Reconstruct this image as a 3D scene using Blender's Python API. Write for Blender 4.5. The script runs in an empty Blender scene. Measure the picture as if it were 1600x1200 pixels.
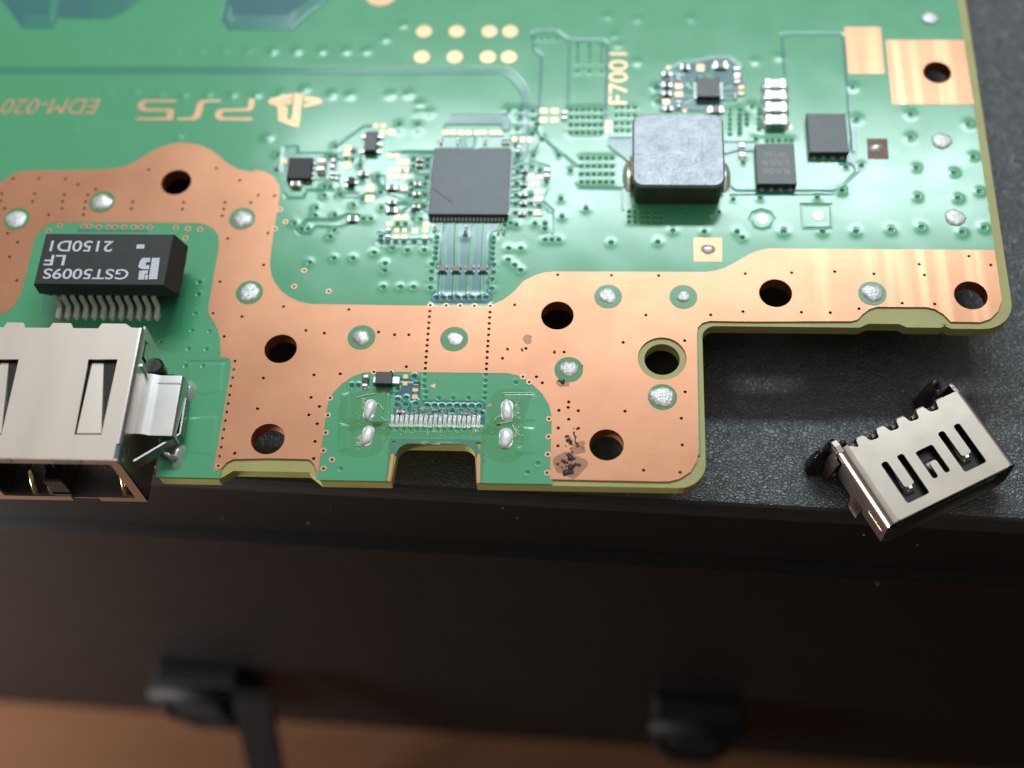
import bpy, math, random
import numpy as np
from mathutils import Vector, Matrix
from mathutils.geometry import delaunay_2d_cdt

random.seed(7); rng = np.random.default_rng(7)
sc = bpy.context.scene
# ------------------------------------------------------------------ camera (1 unit = 1 cm, board top at z = 0)
CH = 12.6; FPX = 2110.843
RC = np.array([[0.9978224809, -0.0136141274, 0.0645364399],
               [0.0422200820, 0.8835715498, -0.4663890877],
               [-0.0506730817, 0.4680982503, 0.8822223455]])
cd = bpy.data.cameras.new('camera'); cam = bpy.data.objects.new('camera', cd); sc.collection.objects.link(cam)
cd.sensor_width = 36; cd.lens = 36 * FPX / 1600; cd.clip_start = 0.1; cd.clip_end = 2000
m4 = Matrix([list(RC[0]) + [0], list(RC[1]) + [0], list(RC[2]) + [CH], [0, 0, 0, 1]])
cam.matrix_world = m4
sc.camera = cam
cd.dof.use_dof = True; cd.dof.focus_distance = 14.25; cd.dof.aperture_fstop = 0.12
# ------------------------------------------------------------------ world and lamps
w = bpy.data.worlds.new('World'); sc.world = w; w.use_nodes = True
w.node_tree.nodes['Background'].inputs[0].default_value = (1.0, 0.93, 0.86, 1)
w.node_tree.nodes['Background'].inputs[1].default_value = 0.16
def area(name, loc, target, sx, sy, power, col):
    l = bpy.data.lights.new(name, 'AREA'); l.shape = 'RECTANGLE'; l.size = sx; l.size_y = sy; l.energy = power; l.color = col
    o = bpy.data.objects.new(name, l); sc.collection.objects.link(o); o.location = loc
    d = Vector(target) - Vector(loc)
    z = -d.normalized(); x = Vector((1, 0, 0)); x = (x - z * x.dot(z)).normalized(); y = z.cross(x)
    o.rotation_euler = Matrix((x, y, z)).transposed().to_euler()
    return o
area('bench_lamp', (1.6, 31.5, 30), (0, 9, 0), 27, 3.0, 10200, (0.80, 0.96, 1.0))
area('ceiling_lamp', (0, 75, 190), (0, 40, 0), 310, 310, 172000, (1.0, 0.95, 0.89))
area('case_front_fill', (-17.5, 1.0, -6.5), (-9, 6, -8), 5, 5, 4200, (1.0, 0.95, 0.93))  # unseen fill added low on the left to brighten the case front
vs = sc.view_settings; vs.view_transform = 'Standard'; vs.look = 'None'; vs.exposure = 0; vs.gamma = 1
sc.cycles.use_denoising = True

# ------------------------------------------------------------------ photograph pixel -> point on a plane at height z
ZT = {'P': (0, 0, 1), 'Z1': (0, 0, .2625), 'Z2': (400, 0, .2625), 'Z3': (800, 0, .2625), 'Z4': (1180, 0, .2625),
      'Z5': (0, 260, .2625), 'Z6': (400, 260, .2625), 'Z7': (800, 260, .2625), 'Z8': (1180, 260, .2625),
      'B1': (0, 480, .2625), 'B2': (480, 550, .2625), 'B3': (760, 480, .2625), 'B4': (1200, 540, .25),
      'C1': (960, 160, 1 / 6), 'C2': (1140, 160, .1625), 'C3': (1010, 80, .1), 'C4': (430, 190, .1625),
      'C5': (780, 160, .125), 'C6': (780, 260, .125), 'C7': (540, 560, .15), 'C8': (0, 480, .1625),
      'D7': (640, 170, .125), 'D8': (620, 320, .125), 'E7': (180, 60, .2125), 'E8': (0, 0, .3)}
def bw(px, py, z=0.0):
    d = RC @ np.array([(px - 800) / FPX, -(py - 600) / FPX, -1.0])
    t = (z - CH) / d[2]
    return d * t + np.array([0, 0, CH])
def W(tag, x, y, z=0.0):
    a, b, s = ZT[tag]; q = bw(a + x * s, b + y * s, z); return (q[0], q[1])
def WS(tag, pts, z=0.0): return [W(tag, x, y, z) for x, y in pts]

# ------------------------------------------------------------------ materials
def mat(name, col, rough=0.5, metal=0.0, spec=0.5, coat=0.0):
    m = bpy.data.materials.new(name); m.use_nodes = True
    b = m.node_tree.nodes['Principled BSDF']
    b.inputs['Base Color'].default_value = (*col, 1); b.inputs['Roughness'].default_value = rough
    b.inputs['Metallic'].default_value = metal; b.inputs['Specular IOR Level'].default_value = spec
    b.inputs['Coat Weight'].default_value = coat
    return m
def nd(m, t, **kw):
    n = m.node_tree.nodes.new(t)
    for k, v in kw.items(): setattr(n, k, v)
    return n
def lk(m, a, b): m.node_tree.links.new(a, b)
def bsdf(m): return m.node_tree.nodes['Principled BSDF']
def coords(m, scale=(1, 1, 1)):
    tc = nd(m, 'ShaderNodeTexCoord'); mp = nd(m, 'ShaderNodeMapping'); mp.inputs['Scale'].default_value = scale
    lk(m, tc.outputs['Object'], mp.inputs['Vector']); return mp.outputs['Vector']
def noise(m, vec, scale, detail=3, rough=.5):
    n = nd(m, 'ShaderNodeTexNoise'); n.inputs['Scale'].default_value = scale; n.inputs['Detail'].default_value = detail
    n.inputs['Roughness'].default_value = rough; lk(m, vec, n.inputs['Vector']); return n.outputs['Fac']
def ramp(m, fac, stops):
    r = nd(m, 'ShaderNodeValToRGB'); e = r.color_ramp.elements
    while len(e) < len(stops): e.new(0.5)
    for i, (p, c) in enumerate(stops):
        e[i].position = p; e[i].color = (*c, 1) if isinstance(c, tuple) else (c, c, c, 1)
    lk(m, fac, r.inputs['Fac']); return r.outputs['Color']
def bump(m, h, strength, dist):
    b = nd(m, 'ShaderNodeBump'); b.inputs['Strength'].default_value = strength; b.inputs['Distance'].default_value = dist
    lk(m, h, b.inputs['Height']); lk(m, b.outputs['Normal'], bsdf(m).inputs['Normal']); return b
def mixc(m, fac, a, b):
    x = nd(m, 'ShaderNodeMix', data_type='RGBA')
    for s, v in ((x.inputs[0], fac), (x.inputs[6], a), (x.inputs[7], b)):
        if isinstance(v, (int, float)): s.default_value = v
        elif isinstance(v, tuple): s.default_value = (*v, 1)
        else: lk(m, v, s)
    return x.outputs[2]
def math_(m, op, a, b=None):
    x = nd(m, 'ShaderNodeMath', operation=op)
    for i, v in enumerate((a, b)):
        if v is None: continue
        if isinstance(v, (int, float)): x.inputs[i].default_value = v
        else: lk(m, v, x.inputs[i])
    return x.outputs[0]

def make_mask():
    m = mat('solder_mask_green', (.1, .36, .18), .3)
    at = nd(m, 'ShaderNodeAttribute', attribute_name='dark'); ah = nd(m, 'ShaderNodeAttribute', attribute_name='hole')
    v = coords(m); n = noise(m, v, 1.1, 4)
    base = mixc(m, n, (.058, .338, .158), (.074, .375, .188))
    c = mixc(m, at.outputs['Fac'], base, (.014, .110, .165))
    c = mixc(m, ah.outputs['Fac'], c, (.012, .060, .045))
    lk(m, c, bsdf(m).inputs['Base Color'])
    r = ramp(m, noise(m, v, 2.2, 5), [(.3, .14), (.7, .19)]); lk(m, r, bsdf(m).inputs['Coat Roughness']); bsdf(m).inputs['Roughness'].default_value = .36; bsdf(m).inputs['Coat Weight'].default_value = .72; bsdf(m).inputs['Specular IOR Level'].default_value = .22
    v2 = coords(m, (1, 2.6, 1)); h = noise(m, v2, 15, 4, .6); bump(m, h, .16, .004)
    return m
def make_copper():
    m = mat('bare_copper', (.85, .45, .25), .42, .5)
    v = coords(m)
    # sheen: highlights painted in as pale streaks running across the contact strip by the corner
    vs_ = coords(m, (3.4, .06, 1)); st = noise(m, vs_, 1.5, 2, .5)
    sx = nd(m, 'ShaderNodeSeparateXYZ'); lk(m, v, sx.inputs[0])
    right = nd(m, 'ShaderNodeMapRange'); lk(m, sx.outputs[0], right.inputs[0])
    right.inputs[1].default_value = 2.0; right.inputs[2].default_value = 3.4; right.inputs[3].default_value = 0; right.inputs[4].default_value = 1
    s2 = ramp(m, st, [(.46, 0.0), (.74, .85)]); sheen_streak = math_(m, 'MULTIPLY', s2, right.outputs[0])
    n = ramp(m, noise(m, v, 1.1, 6, .62), [(.32, 0.0), (.68, 1.0)]); c0 = mixc(m, n, (.45, .198, .108), (.545, .25, .140))
    # weave of the laminate showing through
    wv = coords(m, (1, 1, 1)); wa = nd(m, 'ShaderNodeTexWave', bands_direction='X'); wa.inputs['Scale'].default_value = 9; wa.inputs['Distortion'].default_value = 1.2
    wb = nd(m, 'ShaderNodeTexWave', bands_direction='Y'); wb.inputs['Scale'].default_value = 9; wb.inputs['Distortion'].default_value = 1.2
    lk(m, wv, wa.inputs['Vector']); lk(m, wv, wb.inputs['Vector'])
    wsum = math_(m, 'ADD', wa.outputs['Fac'], wb.outputs['Fac'])
    spots = ramp(m, noise(m, v, 7, 6, .7), [(.62, 0.0), (.8, .35)])
    c1 = mixc(m, spots, c0, (.60, .28, .12))
    c = mixc(m, sheen_streak, c1, (.66, .42, .23)); lk(m, c, bsdf(m).inputs['Base Color'])
    ry = coords(m, (.25, 9, 1)); lines = noise(m, ry, 5, 3, .6)
    rr = math_(m, 'ADD', ramp(m, lines, [(.3, .31), (.7, .35)]), math_(m, 'MULTIPLY', sheen_streak, -.08)); lk(m, rr, bsdf(m).inputs['Roughness'])
    hh = math_(m, 'ADD', math_(m, 'MULTIPLY', lines, .9), math_(m, 'MULTIPLY', wsum, .22)); bump(m, hh, .035, .004)
    return m
def make_fr4():
    m = mat('laminate', (.36, .34, .10), .45)
    v = coords(m, (1, 1, 14)); n = noise(m, v, 3, 4)
    c = mixc(m, n, (.30, .27, .075), (.44, .41, .13)); lk(m, c, bsdf(m).inputs['Base Color'])
    bump(m, noise(m, coords(m), 40, 3), .25, .004); bsdf(m).inputs['Subsurface Weight'].default_value = 0
    return m
def make_leather():
    m = mat('grained_black_plastic', (.024, .027, .034), .36, 0, 1.0)
    v = coords(m); d = nd(m, 'ShaderNodeTexNoise'); d.inputs['Scale'].default_value = 5; lk(m, v, d.inputs['Vector'])
    mx = nd(m, 'ShaderNodeMix', data_type='VECTOR'); mx.inputs[0].default_value = .13
    lk(m, coords(m, (1, 1.5, 1)), mx.inputs[4]); lk(m, d.outputs['Color'], mx.inputs[5])
    vo = nd(m, 'ShaderNodeTexVoronoi', feature='DISTANCE_TO_EDGE'); vo.inputs['Scale'].default_value = 23; lk(m, mx.outputs[1], vo.inputs['Vector'])
    e = ramp(m, vo.outputs['Distance'], [(0.0, 0.0), (.22, 1.0)])
    h = math_(m, 'ADD', math_(m, 'MULTIPLY', e, .55), math_(m, 'MULTIPLY', noise(m, v, 24, 4, .6), 1.0)); bump(m, h, .5, .019)
    lk(m, ramp(m, noise(m, v, 2, 4), [(.3, .36), (.75, .50)]), bsdf(m).inputs['Roughness'])
    return m
def noisy(name, c1, c2, scale, rough=.5, metal=0., bs=0., bd=.004, bscale=60, vscale=(1, 1, 1), coat=0.):
    m = mat(name, c1, rough, metal, coat=coat); v = coords(m, vscale)
    lk(m, mixc(m, ramp(m, noise(m, v, scale, 4), [(.3, 0.0), (.7, 1.0)]), c1, c2), bsdf(m).inputs['Base Color'])
    if bs: bump(m, noise(m, v, bscale, 4, .6), bs, bd)
    return m
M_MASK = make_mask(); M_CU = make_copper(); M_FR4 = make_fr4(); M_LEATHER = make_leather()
M_MASKP = noisy('solder_mask_spot', (.055, .24, .08), (.08, .30, .11), 6, .24)
M_MASKD = noisy('solder_mask_over_laminate', (.036, .20, .125), (.05, .235, .15), 4, .28)
M_PAD = noisy('plated_pad', (.62, .345, .19), (.68, .40, .235), 9, .30, .4, .1, .003, 30)
M_SOLDER = noisy('rough_solder', (.42, .42, .42), (.90, .90, .89), 34, .38, .45, .8, .014, 34)
M_TIN = noisy('bright_solder', (.74, .74, .72), (.86, .86, .84), 8, .30, .72, .35, .008, 24)
M_SLOT = noisy('white_solder', (.82, .82, .81), (.95, .95, .94), 6, .28, .25, .5, .01, 14)
M_SLOT2 = noisy('dull_solder', (.50, .50, .49), (.86, .86, .85), 16, .34, .5, .7, .02, 18)
M_PIN = noisy('tinned_pin', (.93, .90, .80), (.98, .96, .90), 10, .30, .1)
M_DULL = noisy('dull_black', (.005, .005, .0055), (.008, .008, .0085), 3, .6); bsdf(M_DULL).inputs['Specular IOR Level'].default_value = .2
M_ENDW = noisy('white_ceramic', (.42, .42, .42), (.55, .55, .55), 8, .4, .4)
M_MAIN = noisy('main_chip_moulding', (.034, .041, .060), (.046, .053, .075), 8, .36, 0, .35, .003, 60)
M_EPOXY = noisy('black_moulding', (.022, .024, .030), (.032, .034, .042), 10, .36, 0, .35, .004, 70)
M_EPOXY2 = noisy('matte_black_moulding', (.013, .013, .014), (.022, .021, .021), 8, .52, 0, .4, .005, 55)
M_TAN = noisy('tan_ceramic', (.42, .26, .12), (.52, .34, .17), 12, .45)
M_GREYC = noisy('grey_ceramic', (.20, .17, .15), (.28, .24, .21), 12, .42)
M_RES = noisy('black_resistor_glaze', (.014, .014, .016), (.024, .024, .026), 12, .3)
M_STEEL = noisy('nickel_shell', (.68, .625, .57), (.76, .705, .65), 2.5, .30, 1., .12, .002, 14, (1, .15, 1))
M_STEEL2 = noisy('bright_shell', (.52, .52, .52), (.60, .60, .60), 3, .22, 1., .1, .002, 18)
M_STEELH = noisy('loose_shell_steel', (.46, .415, .37), (.54, .49, .44), 3, .26, 1., .10, .003, 7)
M_STRAP = noisy('dull_strap', (.24, .24, .23), (.32, .32, .31), 5, .45, .9)
M_CHARG = noisy('glossy_burnt_flux', (.006, .006, .008), (.03, .022, .03), 6, .18, .2, .6, .02, 9)
M_BURR = noisy('frayed_glass', (.45, .42, .32), (.62, .60, .50), 20, .6)
M_BURNT = noisy('scorched_steel', (.05, .045, .05), (.24, .17, .12), 5, .34, .85, .5, .01, 20)
M_BRASS = noisy('brass', (.62, .46, .20), (.75, .58, .28), 6, .32, 1.)
M_GOLD = noisy('gold_finger', (.8, .62, .3), (.88, .7, .36), 6, .3, 1.)
M_INDTOP = noisy('cast_alloy', (.205, .215, .24), (.285, .298, .33), 9, .30, .7, .8, .014, 26)
M_INDSIDE = noisy('ferrite_grey', (.055, .055, .045), (.085, .082, .066), 5, .5, .2, .2, .004, 30)
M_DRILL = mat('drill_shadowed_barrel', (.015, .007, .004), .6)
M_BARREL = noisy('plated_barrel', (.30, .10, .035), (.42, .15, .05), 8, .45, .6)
M_CUDARK = noisy('copper_without_glare', (.10, .055, .035), (.16, .085, .055), 9, .5, .4)  # copper pad; its lack of reflected glare is painted in as dark brown
M_PRINT = noisy('white_print', (.52, .56, .62), (.66, .70, .75), 30, .6)
M_ETCH = noisy('laser_etch', (.34, .32, .32), (.46, .43, .43), 30, .85)
M_BOX = noisy('smooth_black_plastic', (.0050, .0053, .0057), (.0070, .0073, .0077), 1.2, .45, 0, .15, .004, 40); bsdf(M_BOX).inputs['Specular IOR Level'].default_value = .22
M_BOXL = noisy('lip_black_plastic', (.013, .0125, .0125), (.019, .018, .018), 3, .5)
M_DESK = noisy('orange_wood', (.080, .036, .017), (.115, .054, .027), .35, .75, 0, 0, .01, 5, (.4, 3, 1))
bsdf(M_DESK).inputs['Specular IOR Level'].default_value = .1
M_BLACKP = noisy('glossy_black_plastic', (.008, .008, .009), (.013, .013, .014), 3, .25)
M_GREYM = noisy('grey_metal', (.045, .045, .052), (.075, .075, .085), 3, .4, .7)
M_CHAR = noisy('charred_residue', (.010, .006, .006), (.05, .025, .02), 30, .5, 0, .8, .01, 40)
M_WHITE = mat('dust_white', (.75, .72, .62), .6)
def make_film(name, col, alpha, rough):
    m = mat(name, col, rough); m.node_tree.nodes['Principled BSDF'].inputs['Alpha'].default_value = alpha
    bump(m, noise(m, coords(m), 9, 3), .3, .01); return m
M_FLUX = make_film('flux_film', (.16, .44, .10), .10, .10)
M_BEAD = mat('flux_bead', (.62, .68, .60), .12, 0, .6)
M_STAIN = make_film('heat_stain', (.22, .10, .045), .19, .4)

# ------------------------------------------------------------------ mesh helpers
class G:
    def __init__(s): s.v = []; s.f = []; s.sm = []
    def add(s, v, f, smooth=False):
        n = len(s.v); s.v += [tuple(map(float, q)) for q in v]; s.f += [tuple(i + n for i in q) for q in f]; s.sm += [smooth] * len(f); return s
    def prism(s, poly, z0, z1, ch=0.0, smooth=False):
        p = list(poly)
        if sum(p[i][0] * p[(i + 1) % len(p)][1] - p[(i + 1) % len(p)][0] * p[i][1] for i in range(len(p))) < 0: p = p[::-1]
        n = len(p); cx = sum(q[0] for q in p) / n; cy = sum(q[1] for q in p) / n
        lv = [(z0, 0), (z1, 0)] if ch == 0 else [(z0, 0), (z1 - ch, 0), (z1, ch)]
        v = []
        for z, c in lv:
            for x, y in p:
                dx, dy = x - cx, y - cy
                v.append((x - c * (1 if dx > 0 else -1 if dx < 0 else 0), y - c * (1 if dy > 0 else -1 if dy < 0 else 0), z))
        f = []
        for k in range(len(lv) - 1):
            for i in range(n):
                j = (i + 1) % n; f.append((k * n + i, k * n + j, (k + 1) * n + j, (k + 1) * n + i))
        f.append(tuple(range((len(lv) - 1) * n, len(lv) * n))); f.append(tuple(range(n - 1, -1, -1)))
        return s.add(v, f, smooth)
    def box(s, x0, x1, y0, y1, z0, z1, ch=0.0): return s.prism([(x0, y0), (x1, y0), (x1, y1), (x0, y1)], z0, z1, ch)
    def hexa(s, c):      # eight corners, bottom four then top four
        return s.add(c, [(3, 2, 1, 0), (4, 5, 6, 7), (0, 1, 5, 4), (1, 2, 6, 5), (2, 3, 7, 6), (3, 0, 4, 7)])
    def tube(s, pts, r, n=6, caps=True):
        pts = [Vector(q) for q in pts]; v = []; f = []
        for i, q in enumerate(pts):
            t = (pts[min(i + 1, len(pts) - 1)] - pts[max(i - 1, 0)]).normalized()
            a = t.cross(Vector((0, 0, 1)));  a = a.normalized() if a.length > 1e-4 else Vector((1, 0, 0)); b = t.cross(a)
            rr = r[i] if isinstance(r, (list, tuple)) else r
            for k in range(n): v.append(q + (a * math.cos(2 * math.pi * k / n) + b * math.sin(2 * math.pi * k / n)) * rr)
        for i in range(len(pts) - 1):
            for k in range(n):
                l = (k + 1) % n; f.append((i * n + k, i * n + l, (i + 1) * n + l, (i + 1) * n + k))
        if caps: f.append(tuple(range(n - 1, -1, -1))); f.append(tuple(range((len(pts) - 1) * n, len(pts) * n)))
        return s.add(v, f, True)
    def dome(s, cx, cy, z, rx, ry, h, n=18, rings=5, jit=0.0, rot=0.0, flat=1.0):
        v = []; f = []; ph = [random.uniform(0, 6.28) for _ in range(3)]
        for k in range(rings):
            a = k / rings; rr = 1 - a ** 1.6; zz = h * (1 - rr ** 2) ** flat if k else 0
            for i in range(n):
                t = 2 * math.pi * i / n; j = 1 + jit * (math.sin(2 * t + ph[0]) * .6 + math.sin(3 * t + ph[1]) * .5 + math.sin(5 * t + ph[2]) * .35)
                x = rx * rr * j * math.cos(t); y = ry * rr * j * math.sin(t)
                v.append((cx + x * math.cos(rot) - y * math.sin(rot), cy + x * math.sin(rot) + y * math.cos(rot), z + zz + jit * .12 * h * random.uniform(-1, 1) * (k > 0)))
        v.append((cx, cy, z + h))
        for k in range(rings - 1):
            for i in range(n):
                l = (i + 1) % n; f.append((k * n + i, k * n + l, (k + 1) * n + l, (k + 1) * n + i))
        for i in range(n): f.append(((rings - 1) * n + i, (rings - 1) * n + (i + 1) % n, rings * n))
        return s.add(v, f, True)
    def ring(s, cx, cy, z, r0, r1, h, n=16):
        v = []; f = []
        for r, zz in ((r1, z), (r1 * .97, z + h), (r0 * 1.03, z + h), (r0, z - .004)):
            for i in range(n): t = 2 * math.pi * i / n; v.append((cx + r * math.cos(t), cy + r * math.sin(t), zz))
        for k in range(3):
            for i in range(n): l = (i + 1) % n; f.append((k * n + i, k * n + l, (k + 1) * n + l, (k + 1) * n + i))
        return s.add(v, f)
    def mesh(s, name):
        me = bpy.data.meshes.new(name); me.from_pydata(s.v, [], s.f); me.polygons.foreach_set('use_smooth', s.sm); me.update(); return me
def inside(poly, X, Y):
    r = np.zeros(np.shape(X), bool); n = len(poly)
    for i in range(n):
        x0, y0 = poly[i]; x1, y1 = poly[(i + 1) % n]
        if y0 == y1: continue
        c = (Y < y0) != (Y < y1); r ^= c & (X < (x1 - x0) * (Y - y0) / (y1 - y0) + x0)
    return r
def plate(outer, holes, z0, z1):
    loops = [outer] + holes; vv = []; ee = []
    for lp in loops:
        n = len(vv); vv += [Vector(q) for q in lp]; ee += [(n + i, n + (i + 1) % len(lp)) for i in range(len(lp))]
    ov, oe, of, _, _, _ = delaunay_2d_cdt(vv, ee, [], 0, 1e-6)
    P = np.array([(q.x, q.y) for q in ov]); F = np.array([tuple(q) for q in of])
    c = P[F].mean(1); ok = np.zeros(len(F), bool)
    for lp in loops: ok ^= inside(lp, c[:, 0], c[:, 1])
    F = F[ok]; a = P[F]; area2 = (a[:, 1, 0] - a[:, 0, 0]) * (a[:, 2, 1] - a[:, 0, 1]) - (a[:, 2, 0] - a[:, 0, 0]) * (a[:, 1, 1] - a[:, 0, 1])
    F[area2 < 0] = F[area2 < 0][:, ::-1]
    g = G(); n = len(P)
    g.add([(x, y, z1) for x, y in P] + [(x, y, z0) for x, y in P], [tuple(t) for t in F] + [(t[2] + n, t[1] + n, t[0] + n) for t in F])
    for k, lp in enumerate(loops):
        a = sum(lp[i][0] * lp[(i + 1) % len(lp)][1] - lp[(i + 1) % len(lp)][0] * lp[i][1] for i in range(len(lp)))
        l2 = lp if (a > 0) == (k == 0) else lp[::-1]; q = len(l2)
        g.add([(x, y, z0) for x, y in l2] + [(x, y, z1) for x, y in l2], [(i, (i + 1) % q, q + (i + 1) % q, q + i) for i in range(q)])
    return g
def circ(cx, cy, r, n=24, ry=None): ry = ry or r; return [(cx + r * math.cos(2 * math.pi * i / n), cy + ry * math.sin(2 * math.pi * i / n)) for i in range(n)]
def rrect(x0, x1, y0, y1, r, n=4):
    o = []
    for cx, cy, a in ((x1 - r, y1 - r, 0), (x0 + r, y1 - r, 90), (x0 + r, y0 + r, 180), (x1 - r, y0 + r, 270)):
        for i in range(n + 1): t = math.radians(a + 90 * i / n); o.append((cx + r * math.cos(t), cy + r * math.sin(t)))
    return o
def smooth_loop(p, it=2, keep=0.0):      # Chaikin on open chains
    for _ in range(it):
        q = [p[0]]
        for a, b in zip(p[:-1], p[1:]):
            if math.dist(a, b) < keep or keep == 0: q += [(a[0] * .75 + b[0] * .25, a[1] * .75 + b[1] * .25), (a[0] * .25 + b[0] * .75, a[1] * .25 + b[1] * .75)]
            else:
                d = math.dist(a, b); t = min(.25, .05 / d); q += [(a[0] + (b[0] - a[0]) * t, a[1] + (b[1] - a[1]) * t), (b[0] - (b[0] - a[0]) * t, b[1] - (b[1] - a[1]) * t)]
        q.append(p[-1]); p = q
    return p
def round_poly(p, r, n=3):
    o = []
    for i, b in enumerate(p):
        a = p[i - 1]; c = p[(i + 1) % len(p)]; la = math.dist(a, b); lc = math.dist(b, c); d = min(r, la * .45, lc * .45)
        s0 = (b[0] + (a[0] - b[0]) * d / la, b[1] + (a[1] - b[1]) * d / la); s1 = (b[0] + (c[0] - b[0]) * d / lc, b[1] + (c[1] - b[1]) * d / lc)
        for k in range(n + 1):
            t = k / n; o.append(((1 - t) ** 2 * s0[0] + 2 * t * (1 - t) * b[0] + t * t * s1[0], (1 - t) ** 2 * s0[1] + 2 * t * (1 - t) * b[1] + t * t * s1[1]))
    return o
WL = {}
def obj(name, me, m, parent=None, loc=(0, 0, 0), label=None):
    if isinstance(me, G): me = me.mesh(name)
    if m and not me.materials: me.materials.append(m)
    o = bpy.data.objects.new(name, me); sc.collection.objects.link(o)
    WL[o] = Vector(loc)
    if parent is not None: o.parent = parent; o.location = Vector(loc) - WL[parent]
    else: o.location = loc
    if label: o['label'] = label
    return o
def thing(name, label, cat, loc, rz=0.0):
    o = bpy.data.objects.new(name, None); sc.collection.objects.link(o); o.location = loc; o.rotation_euler = (0, 0, rz)
    o['label'] = label; o['category'] = cat; WL[o] = Vector(loc); return o
def lettering(text, tag, x0, x1, y0, y1, z, m, parent, rot=180, shear=0.0, zp=None, thick=.0025, name='lettering', bold=0.0):
    cu = bpy.data.curves.new('t', 'FONT'); cu.body = text; cu.align_x = 'LEFT'; cu.shear = shear; cu.extrude = 0; cu.offset = bold
    o = bpy.data.objects.new('t', cu); sc.collection.objects.link(o); dg = bpy.context.evaluated_depsgraph_get()
    me = bpy.data.meshes.new_from_object(o.evaluated_get(dg)); bpy.data.objects.remove(o)
    co = np.array([v.co[:] for v in me.vertices]); lo = co.min(0); hi = co.max(0)
    zz = z if zp is None else zp
    a = np.array(W(tag, x0, (y0 + y1) / 2, zz)); b = np.array(W(tag, x1, (y0 + y1) / 2, zz)); c = np.array(W(tag, (x0 + x1) / 2, y0, zz)); d = np.array(W(tag, (x0 + x1) / 2, y1, zz))
    cx = (a[0] + b[0]) / 2; cy = (c[1] + d[1]) / 2; wd = abs(b[0] - a[0]); ht = abs(c[1] - d[1])
    u = (co[:, :2] - (lo[:2] + hi[:2]) / 2) / (hi[:2] - lo[:2])
    if rot == 180: xy = np.stack([-u[:, 0] * wd, -u[:, 1] * ht], 1)
    elif rot == 90: xy = np.stack([-u[:, 1] * wd, u[:, 0] * ht], 1)
    else: xy = np.stack([u[:, 0] * wd, u[:, 1] * ht], 1)
    n = len(co); g = G()
    faces = [tuple(p.vertices) for p in me.polygons]
    g.add([(x, y, z + thick) for x, y in xy] + [(x, y, z) for x, y in xy], faces)
    return obj(name, g, m, parent, (cx, cy, 0))

# ================================================================== the board
XR, YF, YC, XL = 4.29, 5.57, 7.47, 1.03
RIM = .062
board = thing('circuit_board', 'green printed circuit board with wide bare copper borders resting on the black case', 'circuit board', (-1.6, 8.0, -.16))
BOARD_T = -.16
# ---- copper plane outline
cu_top = (WS('P', [(1554, 391), (1201, 388.6)]) + WS('Z7', [(1510, 493), (1450, 507), (1400, 530), (1340, 566), (1270, 603), (1210, 622), (1150, 629), (250, 627), (190, 633), (130, 652), (70, 684), (20, 735)])
          + WS('Z6', [(1570, 715), (1520, 760), (1470, 796), (1420, 818), (1360, 832), (1000, 830), (330, 820), (260, 806), (200, 780), (150, 742), (110, 690), (90, 640), (83, 580), (90, 500), (110, 370), (125, 270), (143, 160), (138, 110), (105, 62), (60, 35), (0, 22)])
          + WS('Z1', [(1500, 1025), (1420, 1008), (1350, 970), (1300, 925), (1250, 890), (1190, 864), (1100, 850), (1020, 856), (950, 880), (880, 915), (820, 955), (760, 985), (690, 1002), (600, 1010), (150, 1018), (90, 1030), (40, 1060), (0, 1095)])
          + WS('P', [(-60, 330), (-60, 545)]))
cu_left = (WS('Z5', [(0, 884), (50, 860), (90, 825), (115, 780), (135, 720), (200, 455), (220, 405), (250, 370), (290, 345), (340, 334), (1180, 338), (1230, 348), (1275, 375), (1300, 415), (1305, 470), (1238, 850), (1245, 885), (1275, 930), (1295, 970), (1310, 1030), (1315, 1140)])
           + WS('B1', [(1340, 298), (1365, 308), (1376, 330), (1376, 352), (1268, 985)]))
cu_bot = (WS('B1', [(1300, 972), (1325, 955), (1350, 925), (1390, 905), (1600, 900)]) + WS('B2', [(0, 638), (20, 645), (40, 668), (55, 705), (63, 737)])
          + WS('B2', [(115, 345), (125, 305), (150, 252), (200, 197), (260, 153), (330, 126), (400, 118), (1190, 127), (1255, 141), (1330, 185), (1400, 250), (1440, 320), (1457, 390), (1455, 440), (1444, 755)]))
cu_end = (WS('P', [(862, 749), (1030, 752.5)]) + WS('B3', [(1090, 1037), (1150, 1022), (1215, 980), (1252, 920), (1264, 850), (1252, 160), (1258, 122), (1285, 94), (1330, 82)])
          + WS('P', [(1180, 502.6), (1330, 502)]) + WS('Z8', [(610, 912), (640, 880), (680, 850), (725, 836), (1020, 838), (1070, 850), (1120, 880), (1165, 925)])
          + WS('Z8', [(1340, 928), (1400, 908), (1445, 862), (1468, 800)]))
copper_outline = cu_top + cu_left + cu_bot + cu_end
HOLES = [W('P', 275.5, 285), W('Z6', 147, 1086), W('Z7', 270, 888), W('Z8', 121, 755), W('B3', 715, 820), W('P', 418.5, 686), W('Z8', 1283, 768)]
HR = .178
FRH = W('B3', 1046, 306); padhole = W('Z4', 1083, 432)
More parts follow.
